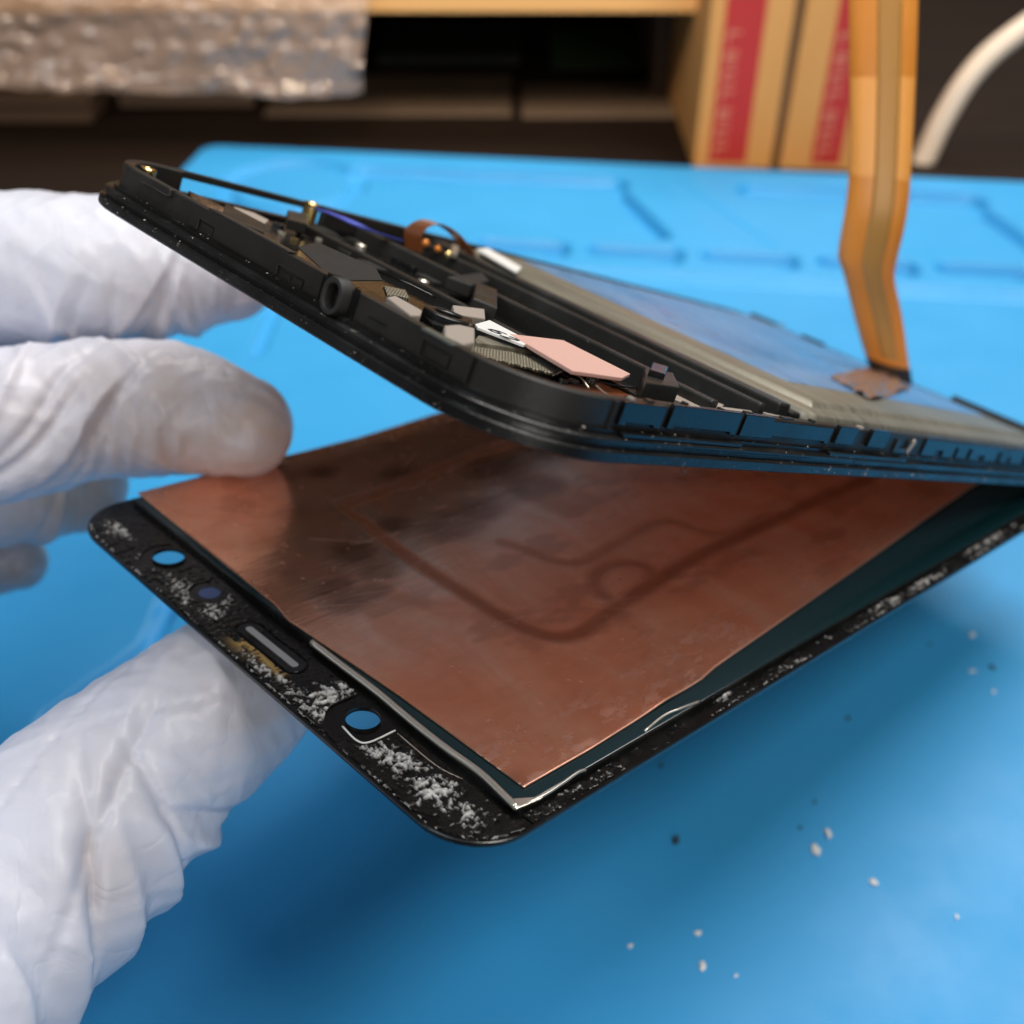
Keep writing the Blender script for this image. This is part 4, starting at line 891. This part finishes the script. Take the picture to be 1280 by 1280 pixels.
# ------------------------------------------------------------------ the gloved hand (camera-space joints, one welded surface)
def cpt(px, py, d): return ray(px, py)*d
def finger(ctrl, radii, folds=(), wr=0.25, seed=0, nseg=96, res=26, flat=1.0):
    P = spline([cpt(*c) for c in ctrl], res); n = len(P); t = np.linspace(0, 1, n)
    r = np.array(spline([np.array([x, 0., 0.]) for x in radii], res))[:, 0]
    T = np.gradient(P, axis=0); T /= np.linalg.norm(T, axis=1)[:, None]
    e1 = np.array([0, 0, -1.0]) - T*(T@np.array([0, 0, -1.0]))[:, None]; e1 /= np.linalg.norm(e1, axis=1)[:, None]
    e2 = np.cross(T, e1); sg = np.sign(-(e2[:, 1])); e2 *= sg[:, None]
    th = np.linspace(0, 2*math.pi, nseg, endpoint=False)
    Sg, TH = np.meshgrid(t, th, indexing='ij'); Rr = np.repeat(r[:, None], nseg, 1)
    disp = np.zeros_like(Rr)
    for s0, amp, wd, th0, spread, slope in folds:
        d = TH - math.radians(th0); d = np.arctan2(np.sin(d), np.cos(d)); mk = np.exp(-(d/math.radians(spread))**2)
        x = (Sg - s0 - slope*d/math.pi*0.1 + 0.008*(fbm(TH*1.3 + s0*40, Sg*3, 7) - 0.5))/wd
        x = np.where(x > 0, x*(2.6 if amp > 0 else 1.4), x*0.85)
        disp += amp*mk*np.exp(-np.abs(x)**1.5)
    disp += wr*0.7*(fbm(Sg*26 + 9*np.cos(TH - 0.7), 3*np.sin(TH) + Sg*9 + seed, seed, 4) - 0.5)*2
    q = 0.9*(np.abs(fbm(Sg*11 + 2.2*np.cos(TH), 2.6*np.sin(TH) + Sg*5, seed + 3, 3) - 0.5)*2)**0.6
    disp -= wr*0.45*(0.8 - q)
    for (fa, fb, fc_, sd, am) in ((17, 1.3, -5, 5, 1.0), (13, -1.6, 6, 9, 0.8), (34, 0.8, 3, 13, 0.45)):
        n_ = fbm(Sg*fa + fb*np.sin(TH - 0.4), 1.6*np.cos(TH + 0.5) + Sg*fc_ + seed, seed + sd, 2)
        disp += wr*0.85*am*((1 - np.abs(2*n_ - 1))**5 - 0.2)
    V = P[:, None, :] + (Rr + disp)[..., None]*(np.cos(TH)[..., None]*e1[:, None, :]*flat + np.sin(TH)[..., None]*e2[:, None, :])
    rings = [V[i] for i in range(n)]
    # round tip
    c = P[-1]; d = T[-1]; last = V[-1] - c
    for k in range(1, 9):
        a = math.pi/2*k/9; rings.append(c + last*math.cos(a) + d*r[-1]*math.sin(a)*0.95)
    c0 = P[0]; first = V[0] - c0; pre = []
    for k in range(8, 0, -1):
        a = math.pi/2*k/9; pre.append(c0 + first*math.cos(a) - T[0]*r[0]*math.sin(a))
    rings = pre + rings; A = np.concatenate(rings + [np.array([c0 - T[0]*r[0]]), np.array([c + d*r[-1]*0.95])]); m_ = len(rings)
    Fc = [(i*nseg + k, i*nseg + (k + 1) % nseg, (i + 1)*nseg + (k + 1) % nseg, (i + 1)*nseg + k) for i in range(m_ - 1) for k in range(nseg)]
    Fc += [(m_*nseg, (k + 1) % nseg, k) for k in range(nseg)] + [(m_*nseg + 1, (m_ - 1)*nseg + k, (m_ - 1)*nseg + (k + 1) % nseg) for k in range(nseg)]
    return A@BASIS.T + np.array([0, 0, CAM_H*1000]), Fc
hand_parts = [
    finger([(-330, 360, 150), (-120, 335, 157), (0, 340, 160), (130, 338, 162), (240, 336, 166), (285, 338, 168)], [11.5, 11, 11.0, 10.3, 9.2, 7.4],
           [(0.50, 1.0, .02, -70, 60, 2), (0.56, 1.2, .018, -80, 50, -2), (0.63, 1.0, .02, -60, 70, 3), (0.70, 1.1, .022, -90, 60, 1), (0.78, .9, .02, -70, 70, -2), (0.53, -.8, .008, -70, 50, 2), (0.595, -.9, .008, -80, 50, 1), (0.67, -.8, .008, -70, 60, 2), (0.74, -.8, .008, -80, 60, -1)], 0.30, 11),
    finger([(-330, 520, 140), (-150, 525, 147), (0, 532, 150), (110, 514, 154), (215, 512, 156), (305, 535, 156.5)], [11, 10.5, 10, 9.2, 9.0, 6.9],
           [(0.45, .9, .03, 30, 60, 3), (0.58, 1.2, .05, -20, 40, 6), (0.72, .8, .03, 40, 60, -4), (0.52, -1.0, .014, 10, 70, 5), (0.66, -.9, .014, -10, 60, 4), (0.62, -.7, .01, -60, 50, 2), (0.42, -1.2, .02, -40, 60, 6)], 0.34, 23),
    finger([(-330, 640, 150), (-150, 610, 163), (0, 602, 168), (65, 600, 172), (98, 604, 174)], [10.5, 10, 9.4, 9.0, 7.6], [(0.7, .8, .03, -60, 60, 2), (0.6, -.7, .012, -60, 60, 2)], 0.28, 31),
    finger([(-330, 730, 155), (-150, 700, 172), (-40, 700, 180), (25, 702, 181)], [9, 8, 6.4, 4.4], [(0.7, .6, .03, -60, 60, 2)], 0.25, 37),
    finger([(-330, 1440, 96), (-190, 1320, 103), (-60, 1190, 112), (70, 1055, 120), (180, 955, 127), (275, 880, 133), (345, 825, 138.5)], [15, 13.4, 12.6, 11.6, 10.5, 9.8, 8.2],
           [(0.27, 1.5, .05, -60, 60, 3), (0.385, 2.0, .05, -70, 65, 2.5), (0.475, 1.7, .04, -75, 60, 2), (0.565, 2.3, .045, -80, 55, 1), (0.655, 1.9, .035, -78, 38, -3),
            (0.415, -1.3, .012, -60, 80, 3.5), (0.59, -1.6, .010, -55, 60, 1), (0.675, -1.2, .008, -60, 40, -4),
            (0.62, 0.7, .06, 15, 30, 9), (0.57, -.8, .012, -5, 32, 10), (0.8, 0.5, .06, 10, 50, 4), (0.745, -0.4, .012, 10, 40, -10), (0.50, -.5, .010, 30, 40, 12)], 0.26, 43),
    # the palm and wrist, outside the frame
    finger([(-330, 360, 150), (-430, 560, 140), (-480, 800, 128), (-560, 1100, 112), (-700, 1400, 100)], [15, 20, 24, 24, 22], (), 0.3, 51),
    finger([(-330, 520, 140), (-440, 620, 135), (-500, 850, 125)], [13, 19, 22], (), 0.3, 53),
    finger([(-330, 640, 150), (-440, 700, 140), (-500, 850, 128)], [12, 18, 22], (), 0.3, 55),
    finger([(-330, 730, 155), (-430, 800, 142), (-520, 950, 125)], [11, 17, 22], (), 0.3, 57),
    finger([(-330, 1440, 96), (-420, 1300, 104), (-500, 1050, 116)], [17, 20, 22], (), 0.3, 59),
]
def make_hand():
    V = []; Fc = []; o = 0
    for A, fc in hand_parts:
        V.append(A); Fc += [tuple(i + o for i in f) for f in fc]; o += len(A)
    ob = from_py('gloved_hand', np.concatenate(V), Fc, None)
    md = ob.modifiers.new('weld', 'REMESH'); md.mode = 'VOXEL'; md.voxel_size = 0.00036; md.adaptivity = 0.0
    sm = ob.modifiers.new('soften', 'SMOOTH'); sm.iterations = 2; sm.factor = 0.5
    bpy.context.view_layer.update()
    me = bpy.data.meshes.new_from_object(ob.evaluated_get(bpy.context.evaluated_depsgraph_get()))
    ob.modifiers.clear(); ob.data = me; me.materials.clear(); me.materials.append(M['glove'])
    me.polygons.foreach_set('use_smooth', [True]*len(me.polygons)); me.name = 'gloved_hand'
    co = np.empty(len(me.vertices)*3); me.vertices.foreach_get('co', co); co = co.reshape(-1, 3)*1000
    skin = np.zeros(len(co))                                       # where the thin glove lies tight on the finger
    for px, py, d, r, s_ in ((230, 525, 152, 11, .8), (300, 535, 152, 10, .9), (150, 515, 150, 10, .6), (60, 540, 147, 12, .4), (60, 610, 165, 13, .8), (110, 620, 168, 10, .9), (20, 700, 178, 9, .8), (310, 870, 128, 9, .5), (100, 1090, 114, 5, .9), (60, 1100, 114, 5, .5), (120, 990, 116, 6, .35), (180, 400, 158, 9, .35)):
        skin = np.maximum(skin, s_*np.exp(-(np.linalg.norm(co - cam2w(cpt(px, py, d)), axis=1)/r)**2))
    skin *= 0.55 + 0.9*fbm(co[:, 0]/4, (co[:, 1] + co[:, 2])/4, 91, 4)
    A = me.color_attributes.new('skin', 'FLOAT_COLOR', 'POINT'); c = np.ones((len(co), 4)); c[:, :3] = np.clip(skin, 0, 1)[:, None]; A.data.foreach_set('color', c.ravel())
    return ob
tag(make_hand(), 'hand in a wrinkled white glove holding the display and phone chassis apart', 'hand')
